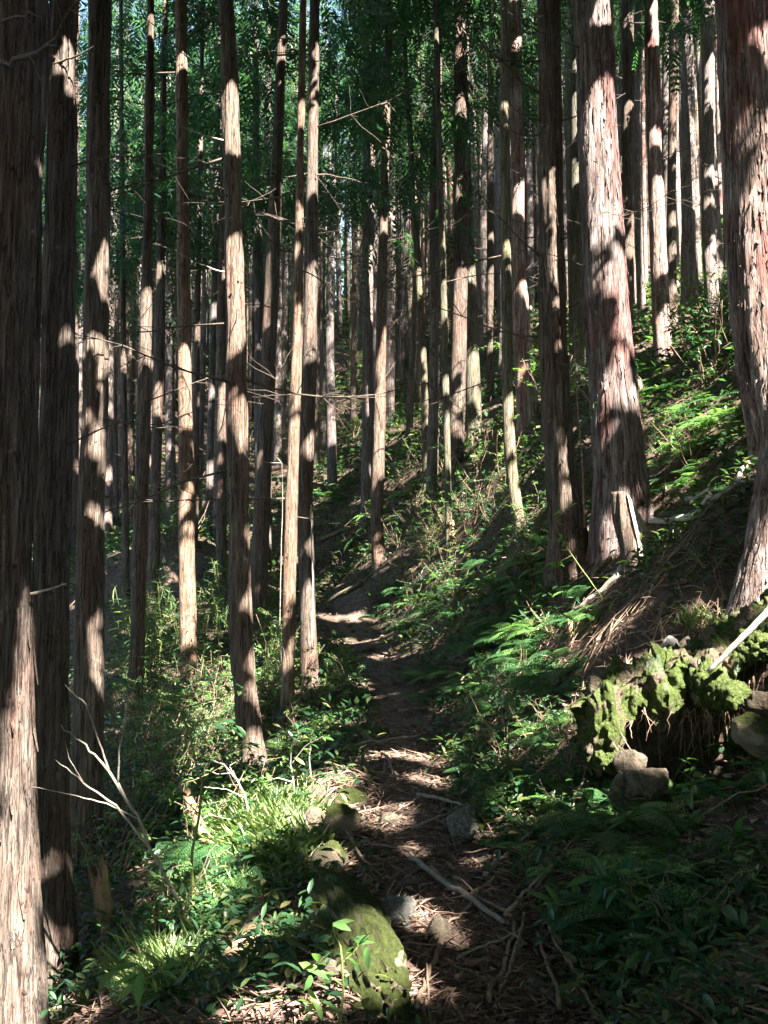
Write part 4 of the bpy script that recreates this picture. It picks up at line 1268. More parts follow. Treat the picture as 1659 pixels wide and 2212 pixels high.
# fallen and broken wood
def log(name, a, b, Ya, Yb, r0, r1, mat, lab, cat, seed, sink=.1, rough=.10):
    p0, p1 = at(*a, Ya), at(*b, Yb)
    p0 = p0 + (p0 - p1) / np.linalg.norm(p0 - p1) * sink
    P = wiggle(p0, p1, 22, .012, seed)
    V, t3, q4 = tube(P, np.linspace(r0, r1, 22), 20)
    V = V + (V - np.repeat(np.concatenate([P, P[:0]]), 20, 0)[:1]) * 0
    T, A, B = frames(P)
    body = V[:440].reshape(22, 20, 3)
    dirn = body - P[:, None]
    nz = 1 + rough * 1.6 * vnoise(body * np.array((14, 14, 5)), seed)[..., None] + rough * vnoise(body * 30, seed + 1)[..., None]
    body = P[:, None] + dirn * nz
    body[-1] += (T[-1] * r1 * 1.6)[None] * np.random.default_rng(seed).uniform(-.6, 1, (20, 1))    # torn end
    V = np.concatenate([body.reshape(-1, 3), V[440:]])
    return single(name, [(V, t3, q4)], mat, lab, cat, p0)
h = hit(450, 2190)
log('rotten_log', (440, 2200), (560, 2010), 3.7, 4.35, .085, .07, M_ROT, 'broken rotten orange log leaning up from the lower left', 'log', 3, .3)
log('leaning_stake', (478, 1885), (396, 1698), 6.3, 6.6, .040, .034, M_ROT, 'pale sawn stake leaning left among ferns', 'stake', 4, .2)
log('small_snag', (575, 2010), (562, 1948), 4.5, 4.5, .024, .022, M_ROT, 'short thin snag standing behind the rotten log', 'snag', 5, .2)
log('broken_stump', (235, 2000), (212, 1885), 6.0, 6.1, .075, .06, M_ROT, 'tan broken stump with a ragged foot in the left hollow', 'stump', 6, .2)
log('thin_post', (538, 1730), (528, 1660), 7.6, 7.6, .03, .026, BARK['brown'], 'thin dead post just left of the tall pale trunk foot', 'post', 7, .2)
log('cut_stump', (610, 1600), (604, 1545), 10, 10, .09, .08, BARK['brown'], 'low stump at the left foot of the close pair', 'stump', 8, .3)
log('bank_stump', (1236, 1400), (1232, 1345), 8.2, 8.2, .03, .026, M_ROT, 'short dead stub below the wide shaded cedar', 'stump', 9, .3)
log('fallen_pole', (690, 1312), (778, 1262), 20.5, 19.5, .07, .055, BARK['moss'], 'fallen pole lying across the slope at the far path bend', 'log', 10, .2)
log('distant_log', (708, 1160), (790, 1125), 25, 25, .07, .06, BARK['moss'], 'thin fallen log in the shadow left of the greyish mauve trunk', 'log', 11, .2)
log('orange_stub', (978, 1205), (975, 1130), 16.6, 16.6, .09, .05, M_ROT, 'reddish bark stub behind the lichen speckled trunk', 'stub', 12, .3)
log('leaning_snag', (1405, 930), (1376, 830), 12.5, 12.5, .085, .07, BARK['orange'], 'orange brown leaning snag behind the big red cedar', 'snag', 13, .3)

STICKS = [(888, 1878, 1088, 2022, 9, 'long straight brown stick lying across the lower path'), (930, 1895, 1105, 2008, 6, 'thinner stick alongside the long straight stick'), (1058, 2195, 1112, 2020, 7, 'dark stick pointing up toward the bank from the bottom'), (1092, 2004, 1196, 1892, 6, 'barkless grey stick propped on the bank foot'),
          (1190, 2028, 1285, 2212, 7, 'grey stick running down the lower bank'), (1128, 2000, 1080, 2165, 6, 'brown stick curving beside the bottom of the path'), (890, 1808, 1015, 1752, 4, 'thin stick slanting right below the drooping fern'), (795, 1842, 905, 1856, 4, 'thin stick level with the buff pebble'), (822, 1640, 862, 1695, 5, 'dark stick crossing the sunlit path patch'),
          (775, 1622, 905, 1600, 4, 'thin red brown stick above the sunlit path patch'), (860, 1548, 992, 1525, 4, 'far stick lying across the path'), (712, 1775, 800, 1890, 5, 'grey curved stick over the mossy stones'), (900, 1735, 1000, 1760, 6, 'dark stick in the middle of the upper path'), (760, 1680, 690, 1712, 4, 'sunlit splinter left of the path'),
          (1020, 1975, 930, 2060, 4, 'short stick crossing the rounded tan stone'), (985, 2100, 1180, 2010, 4, 'pale thin stick reaching to the bank'), (960, 2080, 900, 2212, 8, 'stout dark stick low on the path'), (1210, 2212, 1160, 2040, 7, 'brown stick leaning at the lower bank edge'), (1240, 2160, 1330, 2120, 5, 'stick under the big leaves at the bottom'), (1330, 2212, 1370, 2060, 7, 'dark upright stick near the bottom right'),
          (1090, 1910, 1010, 1960, 4, 'crossing stick near the brown stone'), (1500, 2030, 1650, 1900, 3, 'thin pale twig slanting over the lower bank'), (1300, 1560, 1240, 1640, 4, 'brown stick on the bank left of the hanging moss'), (1170, 1560, 1240, 1470, 4, 'thin dead twig on the sunny bank'), (1150, 1580, 1100, 1640, 5, 'splintered red stick on the sunny bank'), (560, 2180, 660, 2150, 4, 'reddish stick near the rotten log'), (500, 2212, 610, 2195, 4, 'reddish stick under the rotten log')]
for i, (a, b, c, e, w, lab) in enumerate(STICKS):
    P = ground_line([(a, b), ((a + c) / 2, (b + e) / 2), (c, e)], 0, .006, 300 + i, 14)
    r = w / 2 / F * P[:, 1].mean() * 1.5
    P[:, 2] += r * .8 + .05
    single('stick', [tube(P, r * np.linspace(1, .7, 14), 7, rough=.10, seed=i)], M_TWIG if i % 3 else M_DEADWOOD, lab, 'stick', P[0], 'dead sticks on the path and bank')
P = wiggle(at(1530, 1452, 5.15), at(1668, 1310, 5.0), 14, .012, 5)
single('dead_pole', [tube(P, np.linspace(.014, .020, 14), 8, rough=.06)], M_PALE, 'pale dead pole slanting across the mossy ledge at the right', 'pole', P[0])

# saplings and bare twigs
def limb(pts, Y, r0, r1, seed, n=16):
    H = np.array([at(u, v, Y + dy) for u, v, dy in pts])
    t = np.linspace(0, 1, len(H))
    P = np.stack([np.interp(np.linspace(0, 1, n), t, H[:, i]) for i in range(3)], -1)
    P += .5 * (np.random.default_rng(seed).normal(0, 1, P.shape)) * r0 * np.linspace(0, 1, n)[:, None]
    return P, tube(P, np.linspace(r0, r1, n), 7)
def sapling(name, lab, Y, limbs, mat, cat='sapling', leafmat=None, leafn=0, leafL=.1, seed=1, ends=None):
    p0 = at(limbs[0][0][0][0], limbs[0][0][0][1], Y)
    root = empty(name, p0)
    tag(root, lab, cat)
    lv = []
    g = np.random.default_rng(seed)
    for i, (pts, r0, r1) in enumerate(limbs):
        P, tb = limb([(u, v, (d[0] if d else 0)) for u, v, *d in pts], Y, r0, r1, seed + i)
        if i == 0:
            tb = tube(np.concatenate([[P[0] - np.array((0, 0, .2))], P]), np.concatenate([[r0], np.linspace(r0, r1, len(P))]), 7)
        mb = MB(); mb.add(*tb)
        mb.build('stem' if i == 0 else 'twig', mat, root, True, np.array(root.location))
        if leafn:
            for _ in range(leafn):
                q = P[min(len(P) - 1, int(len(P) * g.uniform(.55, 1.05)))]
                lv.append(q + g.normal(0, .012, 3))
    if lv:
        m = len(lv)
        L = g.uniform(.7, 1.2, m) * leafL
        V, f3, f4 = leaves(np.array(lv), g.uniform(0, 6.28, m), g.normal(.0, .4, m), g.normal(0, .4, m), L, L * .42, True)
        mb = MB(); mb.add(V, f3, f4)
        mb.build('foliage', leafmat, root, False, np.array(root.location))
    return root
sapling('bare_sapling', 'bare pale stemmed sapling leaning left over the hollow', 4.9, [([(440, 2060), (395, 1965), (335, 1850), (290, 1755), (255, 1690)], .012, .007), ([(288, 1752), (235, 1665), (185, 1610), (130, 1568)], .010, .003), ([(236, 1665), (210, 1590), (185, 1520), (140, 1480)], .006, .002),
        ([(322, 1830), (250, 1740), (180, 1690), (120, 1640)], .008, .002), ([(255, 1690), (258, 1620), (268, 1560), (280, 1500)], .006, .002), ([(180, 1690), (150, 1640), (140, 1600)], .003, .001), ([(300, 1770), (230, 1735), (150, 1715), (70, 1700)], .005, .0015), ([(335, 1850), (300, 1830), (285, 1820)], .004, .0015)], M_DEADWOOD)
sapling('green_sapling', 'green stemmed sapling with broad glossy leaves left of the path', 5.2, [([(420, 2050), (417, 1920), (414, 1840), (432, 1760), (436, 1690), (412, 1600), (388, 1530)], .010, .006), ([(388, 1530), (350, 1500), (300, 1480), (245, 1475)], .005, .002), ([(388, 1533), (430, 1520), (470, 1510), (520, 1490)], .005, .002), ([(436, 1690), (480, 1640), (530, 1600)], .005, .002), ([(412, 1600), (350, 1620), (320, 1640)], .004, .002), ([(432, 1760), (390, 1720), (350, 1700)], .004, .002), ([(400, 1560), (440, 1560), (500, 1560)], .004, .002)],
        M_STEM, leafmat=M_LEAF, leafn=9, leafL=.10, seed=12)
sapling('bleached_twig', 'sunbleached white twig forking above the bright ferns', 6.4, [([(545, 1800), (530, 1720), (510, 1680), (480, 1650), (455, 1640)], .008, .003), ([(532, 1725), (490, 1705), (440, 1700)], .004, .0015), ([(510, 1680), (495, 1655), (520, 1640)], .0035, .0015), ([(545, 1790), (500, 1770), (450, 1760)], .003, .001), ([(500, 1670), (470, 1672), (440, 1660)], .003, .001)], M_PALE, 'twig')
sapling('bleached_twig', 'thin white twig standing at the path shoulder, leafy at its tip', 6.6, [([(640, 1765), (636, 1700), (628, 1650), (632, 1600)], .007, .003), ([(634, 1690), (600, 1680), (570, 1690)], .005, .002), ([(630, 1650), (660, 1610), (700, 1590)], .004, .002), ([(672, 1680), (668, 1640), (672, 1600)], .005, .003)], M_PALE, 'twig', M_BRIGHT, 7, .09, 5)
sapling('climbing_vine', 'thin pale vine hanging along the left of the close pair', 10.3, [([(612, 1470), (604, 1380), (606, 1260), (610, 1120), (609, 1000), (598, 988)], .006, .004), ([(608, 1000), (580, 1000), (560, 995)], .006, .003), ([(605, 1380), (612, 1400), (616, 1420)], .003, .002)], M_DEADWOOD, 'vine')
sapling('slender_stem', 'thin straight pale stem right of the close pair', 11.6, [([(674, 1370), (676, 1250), (672, 1140), (672, 1090)], .011, .006)], M_PALE, 'stem')
sapling('leafy_sapling', 'small sapling with fresh green leaves in front of the wide shaded cedar', 8.0, [([(1300, 1290), (1250, 1220), (1215, 1170), (1196, 1120)], .006, .003), ([(1215, 1170), (1190, 1165), (1165, 1168)], .003, .002), ([(1235, 1200), (1215, 1210), (1190, 1222)], .003, .002), ([(1196, 1130), (1210, 1110), (1230, 1100)], .003, .002)], M_STEM, leafmat=M_BRIGHT, leafn=6, leafL=.09, seed=3)
sapling('bent_twig', 'bent bare yellowish twig arching over the bank below the wide shaded cedar', 7.4, [([(1240, 1340), (1205, 1322), (1160, 1312), (1107, 1308), (1106, 1260), (1080, 1225), (1070, 1224)], .007, .003), ([(1160, 1312), (1140, 1290), (1100, 1262)], .004, .002), ([(1205, 1322), (1195, 1300), (1180, 1285)], .003, .001)], M_STEM, 'twig')
sapling('leafy_sapling', 'thin reddish sapling beside the left of the big red cedar', 9.6, [([(1262, 1100), (1258, 1000), (1250, 900), (1243, 800), (1240, 700)], .010, .004), ([(1252, 920), (1270, 900), (1285, 870)], .004, .002), ([(1243, 800), (1225, 790), (1200, 780)], .003, .002)], M_TWIG, leafmat=M_LEAF, leafn=5, leafL=.06, seed=6)
sapling('leafy_sapling', 'sprig with big glossy leaves in front of the lower mossy boulder', 3.1, [([(735, 2212), (742, 2130), (738, 2060), (720, 2000)], .005, .003), ([(742, 2130), (700, 2100), (670, 2080)], .003, .002), ([(740, 2080), (770, 2050), (780, 2030)], .003, .002), ([(740, 2190), (700, 2180), (670, 2160)], .003, .002)], M_STEM, leafmat=M_BRIGHT, leafn=6, leafL=.085, seed=8)
sapling('leafy_sapling', 'low plant with large pale green leaves left of the rotten log', 3.7, [([(300, 2180), (310, 2130), (305, 2100)], .005, .003), ([(305, 2110), (270, 2100), (250, 2090)], .003, .002), ([(308, 2120), (340, 2100), (350, 2080)], .003, .002)], M_STEM, leafmat=M_BRIGHT, leafn=4, leafL=.13, seed=9)
sapling('leafy_sapling', 'dark leaved sprig beside the rotten log top', 3.9, [([(600, 2100), (596, 2050), (590, 1995)], .005, .003), ([(596, 2050), (560, 2030), (540, 2020)], .003, .002), ([(594, 2030), (625, 2010), (640, 1990)], .003, .002)], M_STEM, leafmat=M_LEAF, leafn=8, leafL=.085, seed=10)
for i, (pts, lab) in enumerate([([(1560, 1720), (1470, 1740), (1400, 1760)], 'big toothed leaf spray hanging under the hollow'), ([(1659, 1800), (1560, 1850), (1450, 1880), (1380, 1900)], 'broad dark leaf spray low on the bank, the largest there'), ([(1600, 2000), (1530, 2010), (1460, 2040)], 'drooping dark leaf spray under the largest one'),
                                ([(1659, 1650), (1620, 1690), (1580, 1700)], 'leaf spray at the right side of the hollow'), ([(1420, 1980), (1400, 2000), (1370, 2030)], 'small leaf cluster left of the drooping spray'), ([(1659, 1560), (1640, 1570), (1625, 1600)], 'fresh leaf spray overlapping the greenish rock block'),
                                ([(1300, 1960), (1270, 1940), (1240, 1950)], 'leafy sprig at the foot of the bank'), ([(1120, 1720), (1080, 1730), (1050, 1760)], 'leafy sprig drooping over the upper path'), ([(1500, 1650), (1480, 1690), (1520, 1720)], 'sunlit toothed sprig in front of the hollow')]):
    hy_ = min(hit(u, v)[1] for u, v in pts) - .12
    sapling('leaf_spray', lab, hy_, [([(u, v) for u, v in pts], .005, .002), ([pts[1], (pts[1][0] - 40, pts[1][1] + 60)], .003, .001), ([pts[1], (pts[1][0] + 30, pts[1][1] - 50)], .003, .001), ([pts[-1], (pts[-1][0] - 60, pts[-1][1] + 10)], .003, .001)], M_STEM, 'plant', M_LEAF, [10, 18, 14, 10, 10, 10, 9, 9, 8][i], .135, 30 + i)

# ------------------------------------------------------------------ scattered plants: prototypes, then copies
def frond(L, g, rich=False, wid=.30):
    n = 20 if rich else 13
    s = np.linspace(0, 1, n)
    th0, th1 = g.uniform(.6, 1.15), g.uniform(-.75, -.1)
    th = th0 + (th1 - th0) * s
    dx, dz = np.cos(th) * L / n, np.sin(th) * L / n
    P = np.stack([np.cumsum(dx), 0 * s, np.cumsum(dz)], -1)
    P[:, 1] = g.uniform(-.12, .12) * L * s ** 2
    mb = MB()
    mb.add(*tube(np.concatenate([[(0, 0, 0)], P]), np.linspace(.004, .001, n + 1) * (L / .5), 3, cap=False)[:1], None, tube(np.concatenate([[(0, 0, 0)], P]), .003, 3, cap=False)[2])
    i0 = 3 if rich else 2
    ps, yw, pt, rl, LL, WW = [], [], [], [], [], []
    for i in range(i0, n):
        t = (i - i0) / (n - i0)
        l = L * wid * (math.sin(math.pi * (.16 + .84 * t)) ** .75) * (1 - .25 * t)
        for sd in (-1, 1):
            a = sd * (1.35 - .55 * t)
            if not rich:
                ps.append(P[i]); yw.append(a); pt.append(th[i] * math.cos(a) - .15); rl.append(0.0); LL.append(l); WW.append(l * .30)
            else:
                d = np.array((math.cos(a), math.sin(a), math.tan(th[i]) * .35 * math.cos(a) - .18))
                m = 6
                for k in range(m):
                    u = (k + .3) / m
                    q = P[i] + d * l * u + np.array((0, 0, -.08 * l * u * u))
                    for s2 in (-1, 1):
                        ps.append(q); yw.append(a + s2 * 1.0); pt.append(-.2); rl.append(s2 * .2); LL.append(l * .24 * (1 - .55 * u)); WW.append(l * .13 * (1 - .4 * u))
                ps.append(P[i] + d * l * .75); yw.append(a); pt.append(-.3); rl.append(0); LL.append(l * .27); WW.append(l * .10)
    V, f3, f4 = leaves(np.array(ps), np.array(yw), np.array(pt), np.array(rl), np.array(LL), np.array(WW))
    mb.add(V, f3)
    return mb

def fern_proto(seed, rich, size, nf):
    g = np.random.default_rng(seed)
    root = empty('fern', (0, 0, 0))
    kids = []
    for k in range(nf):
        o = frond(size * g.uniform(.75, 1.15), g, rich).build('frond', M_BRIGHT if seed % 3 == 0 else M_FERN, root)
        o.rotation_euler = (g.normal(0, .12), 0, k * 6.283 / nf + g.normal(0, .25))
        kids.append(o)
    return root, kids

def small_fern_proto(seed, size):
    g = np.random.default_rng(seed)
    root = empty('small_fern', (0, 0, 0))
    kids = []
    mb = MB()
    for k in range(6):
        f = frond(size * g.uniform(.7, 1.2), g, False)
        a = k * 1.05 + g.normal(0, .25)
        V = np.concatenate(f.V)
        V = np.stack([V[:, 0] * math.cos(a) - V[:, 1] * math.sin(a), V[:, 0] * math.sin(a) + V[:, 1] * math.cos(a), V[:, 2]], -1)
        mb.add(V, np.concatenate(f.F3) if f.F3 else None, np.concatenate(f.F4) if f.F4 else None)
    kids.append(mb.build('fronds', [M_FERN, M_FERN, M_BRIGHT][seed % 3], root))
    return root, kids

def shrub_proto(seed, H, nst, nleaf, leafL, mat, wr=.42, name='shrub', up=.7):
    g = np.random.default_rng(seed)
    root = empty(name, (0, 0, 0))
    st = MB(); ps = []; yw = []
    for k in range(nst):
        a = g.uniform(0, 6.28)
        L = H * g.uniform(.6, 1.15)
        e = np.array((math.cos(a) * L * (1 - up) * 1.5, math.sin(a) * L * (1 - up) * 1.5, L * up))
        P = wiggle((0, 0, -.05), e, 8, .06, seed * 10 + k)
        st.add(*tube(P, np.linspace(.007, .002, 8), 5))
        for j in range(3):
            i = int(g.integers(3, 8))
            b = g.uniform(0, 6.28)
            e2 = P[i] + np.array((math.cos(b), math.sin(b), g.uniform(-.1, .5))) * L * g.uniform(.15, .35)
            P2 = wiggle(P[i], e2, 5, .05, seed * 10 + k + j)
            st.add(*tube(P2, np.linspace(.003, .001, 5), 4))
            m = max(1, nleaf // (nst * 3))
            for q in range(m):
                t = g.uniform(.2, 1.05)
                ps.append(P2[0] * (1 - t) + P2[-1] * t + g.normal(0, .015, 3)); yw.append(b + g.normal(0, 1.0))
    n = len(ps)
    L = g.uniform(.65, 1.2, n) * leafL
    V, f3, f4 = leaves(np.array(ps), np.array(yw), g.normal(-.05, .4, n), g.normal(0, .45, n), L, L * wr, leafL > .045)
    fm = MB(); fm.add(V, f3, f4)
    return root, [st.build('stem', M_TWIG, root), fm.build('foliage', mat, root)]

def sasa_proto(seed):
    g = np.random.default_rng(seed)
    root = empty('bamboo_grass', (0, 0, 0))
    st = MB(); ps = []; yw = []; pt = []
    for k in range(9):
        a = g.uniform(0, 6.28); L = g.uniform(.5, 1.1)
        b0 = np.array((g.normal(0, .10), g.normal(0, .10), -.05))
        P = wiggle(b0, b0 + np.array((math.cos(a) * L * .22, math.sin(a) * L * .22, L)), 8, .03, seed * 20 + k)
        st.add(*tube(P, np.linspace(.005, .002, 8), 5))
        for i in range(3, 8):
            for j in range(2 + (i > 5)):
                ps.append(P[i]); yw.append(g.uniform(0, 6.28)); pt.append(g.normal(-.15, .45))
    n = len(ps)
    L = g.uniform(.10, .21, n)
    V, f3, f4 = leaves(np.array(ps), np.array(yw), np.array(pt), g.normal(0, .3, n), L, L * .13, True)
    fm = MB(); fm.add(V, f3, f4)
    return root, [st.build('stem', M_STEM, root), fm.build('foliage', M_SASA, root)]

PROT = {
    'fern': [fern_proto(200 + i, True, .50, 7) for i in range(4)],
    'bright fern': [fern_proto(501, True, .42, 7), fern_proto(504, True, .36, 8)],  # lit copy of the fern: brighter green adds to the sun patches
    'small fern': [small_fern_proto(300 + i, .32) for i in range(4)],
    'shrub': [shrub_proto(400, .75, 5, 120, .07, M_LEAF), shrub_proto(401, .6, 6, 130, .055, M_LEAF), shrub_proto(402, .9, 5, 150, .05, M_BRIGHT), shrub_proto(403, .5, 5, 80, .085, M_LEAF, up=.55)],
    'fine bush': [shrub_proto(410 + i, 1.3, 6, 420, .042, [M_BRIGHT, M_LEAF][i % 2], .5, 'fine_bush', .75) for i in range(3)],
    'bamboo grass': [sasa_proto(420 + i) for i in range(3)],
}
# kind, centre U, V, spread U, V, count, scale
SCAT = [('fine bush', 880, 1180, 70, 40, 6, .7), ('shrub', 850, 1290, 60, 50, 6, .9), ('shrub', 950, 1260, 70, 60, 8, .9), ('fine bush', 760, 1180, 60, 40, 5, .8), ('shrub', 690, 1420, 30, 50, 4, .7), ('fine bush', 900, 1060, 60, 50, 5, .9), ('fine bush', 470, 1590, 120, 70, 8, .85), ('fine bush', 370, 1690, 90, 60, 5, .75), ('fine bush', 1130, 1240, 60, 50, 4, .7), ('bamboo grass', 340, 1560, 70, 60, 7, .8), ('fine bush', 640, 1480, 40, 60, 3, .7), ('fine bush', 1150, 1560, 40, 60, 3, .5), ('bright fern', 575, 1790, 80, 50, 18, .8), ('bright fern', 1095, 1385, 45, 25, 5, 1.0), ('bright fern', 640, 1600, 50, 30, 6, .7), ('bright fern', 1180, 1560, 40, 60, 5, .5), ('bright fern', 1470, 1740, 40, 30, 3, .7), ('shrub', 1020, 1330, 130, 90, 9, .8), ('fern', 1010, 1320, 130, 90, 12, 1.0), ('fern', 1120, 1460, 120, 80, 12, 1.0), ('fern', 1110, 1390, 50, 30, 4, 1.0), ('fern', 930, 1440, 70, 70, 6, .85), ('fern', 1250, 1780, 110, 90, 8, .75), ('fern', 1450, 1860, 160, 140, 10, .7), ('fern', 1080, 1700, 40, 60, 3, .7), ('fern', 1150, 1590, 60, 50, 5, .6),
        ('fern', 540, 1860, 80, 40, 9, .75), ('fern', 480, 1900, 80, 70, 8, .7), ('fern', 380, 2080, 110, 80, 8, .6), ('fern', 1170, 1230, 80, 60, 8, .9),
        ('small fern', 1180, 1300, 120, 100, 14, 1.2), ('small fern', 700, 1580, 70, 40, 12, .9), ('small fern', 800, 1480, 60, 40, 10, 1.0), ('small fern', 1500, 900, 120, 120, 22, 1.3), ('small fern', 1450, 1050, 110, 50, 10, 1.0), ('small fern', 740, 1110, 110, 80, 16, 2.0), ('small fern', 500, 1990, 110, 90, 14, .8), ('small fern', 1350, 1950, 200, 150, 16, .7), ('small fern', 880, 1290, 60, 60, 10, 1.4), ('small fern', 1180, 1720, 60, 120, 10, .7), ('small fern', 620, 1880, 40, 80, 10, .7), ('small fern', 1290, 1330, 60, 40, 6, .7),
        ('shrub', 330, 1750, 130, 120, 18, 1.0), ('shrub', 460, 1560, 110, 80, 16, 1.0), ('shrub', 240, 1900, 80, 80, 8, .9), ('shrub', 560, 1470, 60, 100, 8, 1.0), ('shrub', 930, 1200, 80, 80, 10, 1.1), ('shrub', 1180, 1080, 100, 80, 10, 1.0), ('shrub', 1540, 740, 100, 90, 16, 1.5), ('shrub', 1330, 800, 60, 100, 8, 1.5), ('shrub', 780, 1480, 40, 30, 6, .7), ('shrub', 1240, 1640, 50, 90, 6, .55), ('shrub', 1100, 1640, 40, 40, 4, .6), ('shrub', 1400, 2060, 180, 90, 10, .55), ('shrub', 620, 1620, 50, 40, 6, .7), ('shrub', 480, 1750, 80, 60, 8, .8), ('shrub', 880, 1380, 50, 60, 6, .8), ('shrub', 300, 2060, 90, 70, 6, .7), ('shrub', 1470, 980, 100, 60, 6, .9),
        ('fine bush', 960, 1020, 60, 40, 4, 1.0), ('fine bush', 1010, 1150, 60, 40, 4, .9), ('fine bush', 900, 1130, 50, 40, 4, .9), ('fine bush', 1080, 1000, 60, 80, 5, 1.1), ('fine bush', 1180, 880, 60, 80, 5, 1.2), ('fine bush', 1540, 640, 80, 70, 7, 1.3), ('fine bush', 1300, 700, 70, 80, 5, 1.3), ('fine bush', 740, 1230, 40, 30, 3, .9), ('fine bush', 560, 1160, 60, 60, 5, 1.1), ('fine bush', 720, 960, 80, 80, 8, 1.6), ('fine bush', 400, 1150, 120, 100, 12, 1.6), ('fine bush', 850, 850, 80, 80, 8, 1.8), ('fine bush', 320, 1640, 80, 60, 5, .8), ('fine bush', 600, 800, 200, 100, 14, 1.9), ('fine bush', 1000, 720, 120, 80, 10, 1.9), ('fine bush', 250, 900, 150, 120, 10, 1.9),
        ('bamboo grass', 350, 1380, 60, 70, 10, 1.05), ('bamboo grass', 440, 1420, 60, 70, 8, 1.0), ('bamboo grass', 560, 1330, 50, 80, 9, 1.0), ('bamboo grass', 600, 1460, 30, 50, 5, .8), ('bamboo grass', 290, 1460, 40, 60, 5, .9)]
MARKS = [(1385, 1130, 'split stump'), (820, 2060, 'mossy boulder'), (1420, 1480, 'mossy ledge'), (430, 1790, 'leaning stake'), (1330, 1040, 'big red cedar'), (1235, 1230, 'wide shaded cedar'), (560, 1690, 'tall knotty trunk foot'), (650, 1520, 'paired trunks'),
         (410, 1480, 'smooth orange trunk foot'), (286, 1570, 'tilted cedar foot'), (116, 2140, 'flared cedar foot'), (820, 1225, 'curved trunk foot'), (1126, 1150, 'mossy grey green trunk'), (980, 1000, 'stout dark trunk'), (1440, 855, 'pale peeling trunk'), (1640, 700, 'great right cedar'), (500, 2110, 'rotten log'), (720, 1330, 'far path bend'), (1390, 1700, 'large buff rock'), (880, 1640, 'sunlit path patch'), (1545, 690, 'pale grey trunk'), (450, 1150, 'slim silvery trunk'), (730, 850, 'lit far slope'), (1640, 1590, 'greenish rock block')]
plants = []
used = {}
g = np.random.default_rng(31)
for kind, U, V, su, sv, cnt, sc_ in SCAT:
    for _ in range(cnt):
        p = None
        for _t in range(12):
            u, v = g.normal(U, su * .6), g.normal(V, sv * .6)
            p = hit(u, v)
            if p is None: continue
            if abs(p[0] - path_x(p[1])) < (.36 if 'fern' in kind else .46) and p[1] < 22:
                p = None
                continue
            if p[1] < 3.0 or (640 < u < 830 and v > 1690 and kind != 'bright fern'): p = None; continue
            break
        if p is None: continue
        j = int(g.integers(len(PROT[kind])))
        root, kids = PROT[kind][j]
        if (kind, j) in used: root = copy_tree(root, kids)
        used[(kind, j)] = 1
        e = .12
        nx_, ny_ = (height(p[0] + e, p[1]) - height(p[0] - e, p[1])) / (2 * e), (height(p[0], p[1] + e) - height(p[0], p[1] - e)) / (2 * e)
        root.location = p - np.array((0, 0, .02))
        tl = .25 if 'fern' in kind else .1
        root.rotation_mode = 'QUATERNION'
        q = Vector((0, 0, 1)).rotation_difference(Vector((-nx_ * tl, -ny_ * tl, 1)))
        from mathutils import Quaternion
        root.rotation_quaternion = q @ Quaternion((0, 0, 1), g.uniform(0, 6.28))
        s = sc_ * g.uniform(.75, 1.25)
        root.scale = (s, s, s * g.uniform(.85, 1.15))
        plants.append((kind, u, v, root, s))
for kind in PROT:
    for j, (root, kids) in enumerate(PROT[kind]):
        if (kind, j) not in used:
            for o in [*kids, root]: bpy.data.objects.remove(o)
NTH = ['nearest', 'second nearest', 'third nearest', 'fourth nearest', 'fifth nearest', 'sixth nearest', 'seventh nearest', 'eighth nearest', 'ninth nearest', 'tenth nearest'] + [f'{o} nearest' for o in ORD[10:]]
LOOK = {'bright fern': 'fern coloured sunlit green', 'fern': 'arching green fern', 'small fern': 'low small fern', 'shrub': 'leafy shrub', 'fine bush': 'fine leaved bush', 'bamboo grass': 'clump of bamboo grass'}
GRP = {'bright fern': 'ferns coloured sunlit green', 'fern': 'ferns on both slopes', 'small fern': 'small ferns on the ground', 'shrub': 'leafy shrubs of the undergrowth', 'fine bush': 'fine leaved bushes under the trees', 'bamboo grass': 'bamboo grass left of the path'}
cells = {}
for kind, u, v, root, s in plants:
    u, v = proj(np.array(root.location) + np.array((0, 0, .2)))
    D = [(math.hypot(u - a, v - b), nm, u - a, v - b) for a, b, nm in MARKS]
    dd, nm, du, dv = min(D)
    rel = ('right of' if du > 0 else 'left of') if abs(du) > abs(dv) else ('below' if dv > 0 else 'above')
    cells.setdefault((kind, nm, rel), []).append((dd, root))
for (kind, nm, rel), L in cells.items():
    L.sort(key=lambda t: t[0])
    for i, (dd, root) in enumerate(L):
        tag(root, f'{LOOK[kind]} {rel} the {nm}, {NTH[min(i, len(NTH) - 1)]} to it', 'fern' if 'fern' in kind else kind, GRP[kind])

# ------------------------------------------------------------------ stuff: ground cover, grass, litter
def scatter_xy(n, y0, y1, g, spread=.5):
    Y = 1 / g.uniform(1 / y1, 1 / y0, n)
    X = g.uniform(-spread, spread, n) * (Y + .6)
    return X, Y
g = np.random.default_rng(41)
X, Y = scatter_xy(15000, 2.6, 48, g)
dpath = np.abs(X - path_x(Y))
veg = vnoise(np.stack([X * .7, Y * .7, 0 * X], -1), 50) + .35 * vnoise(np.stack([X * 2.2, Y * 2.2, 0 * X], -1), 51)
u_, v_ = proj(np.stack([X, Y, height(X, Y)], -1))
bare = (u_ > 1180) & (v_ > 1150) & (v_ < 1720) | (u_ > 1390) & (v_ > 1000) & (v_ < 1200) | (np.abs(u_ - 560) < 90) & (np.abs(v_ - 1660) < 30)
keep = ((dpath > .40) | (Y > 23)) & ~((u_ > 1150) & (v_ > 1720) & (g.random(len(X)) < .6)) & ~((u_ < 700) & (v_ > 1850) & (g.random(len(X)) < .45)) & ~((u_ > 630) & (u_ < 840) & (v_ > 1680) & (g.random(len(X)) < .8)) & (veg > np.where(bare, .35, np.where(Y > 11, -.9, -.45)))
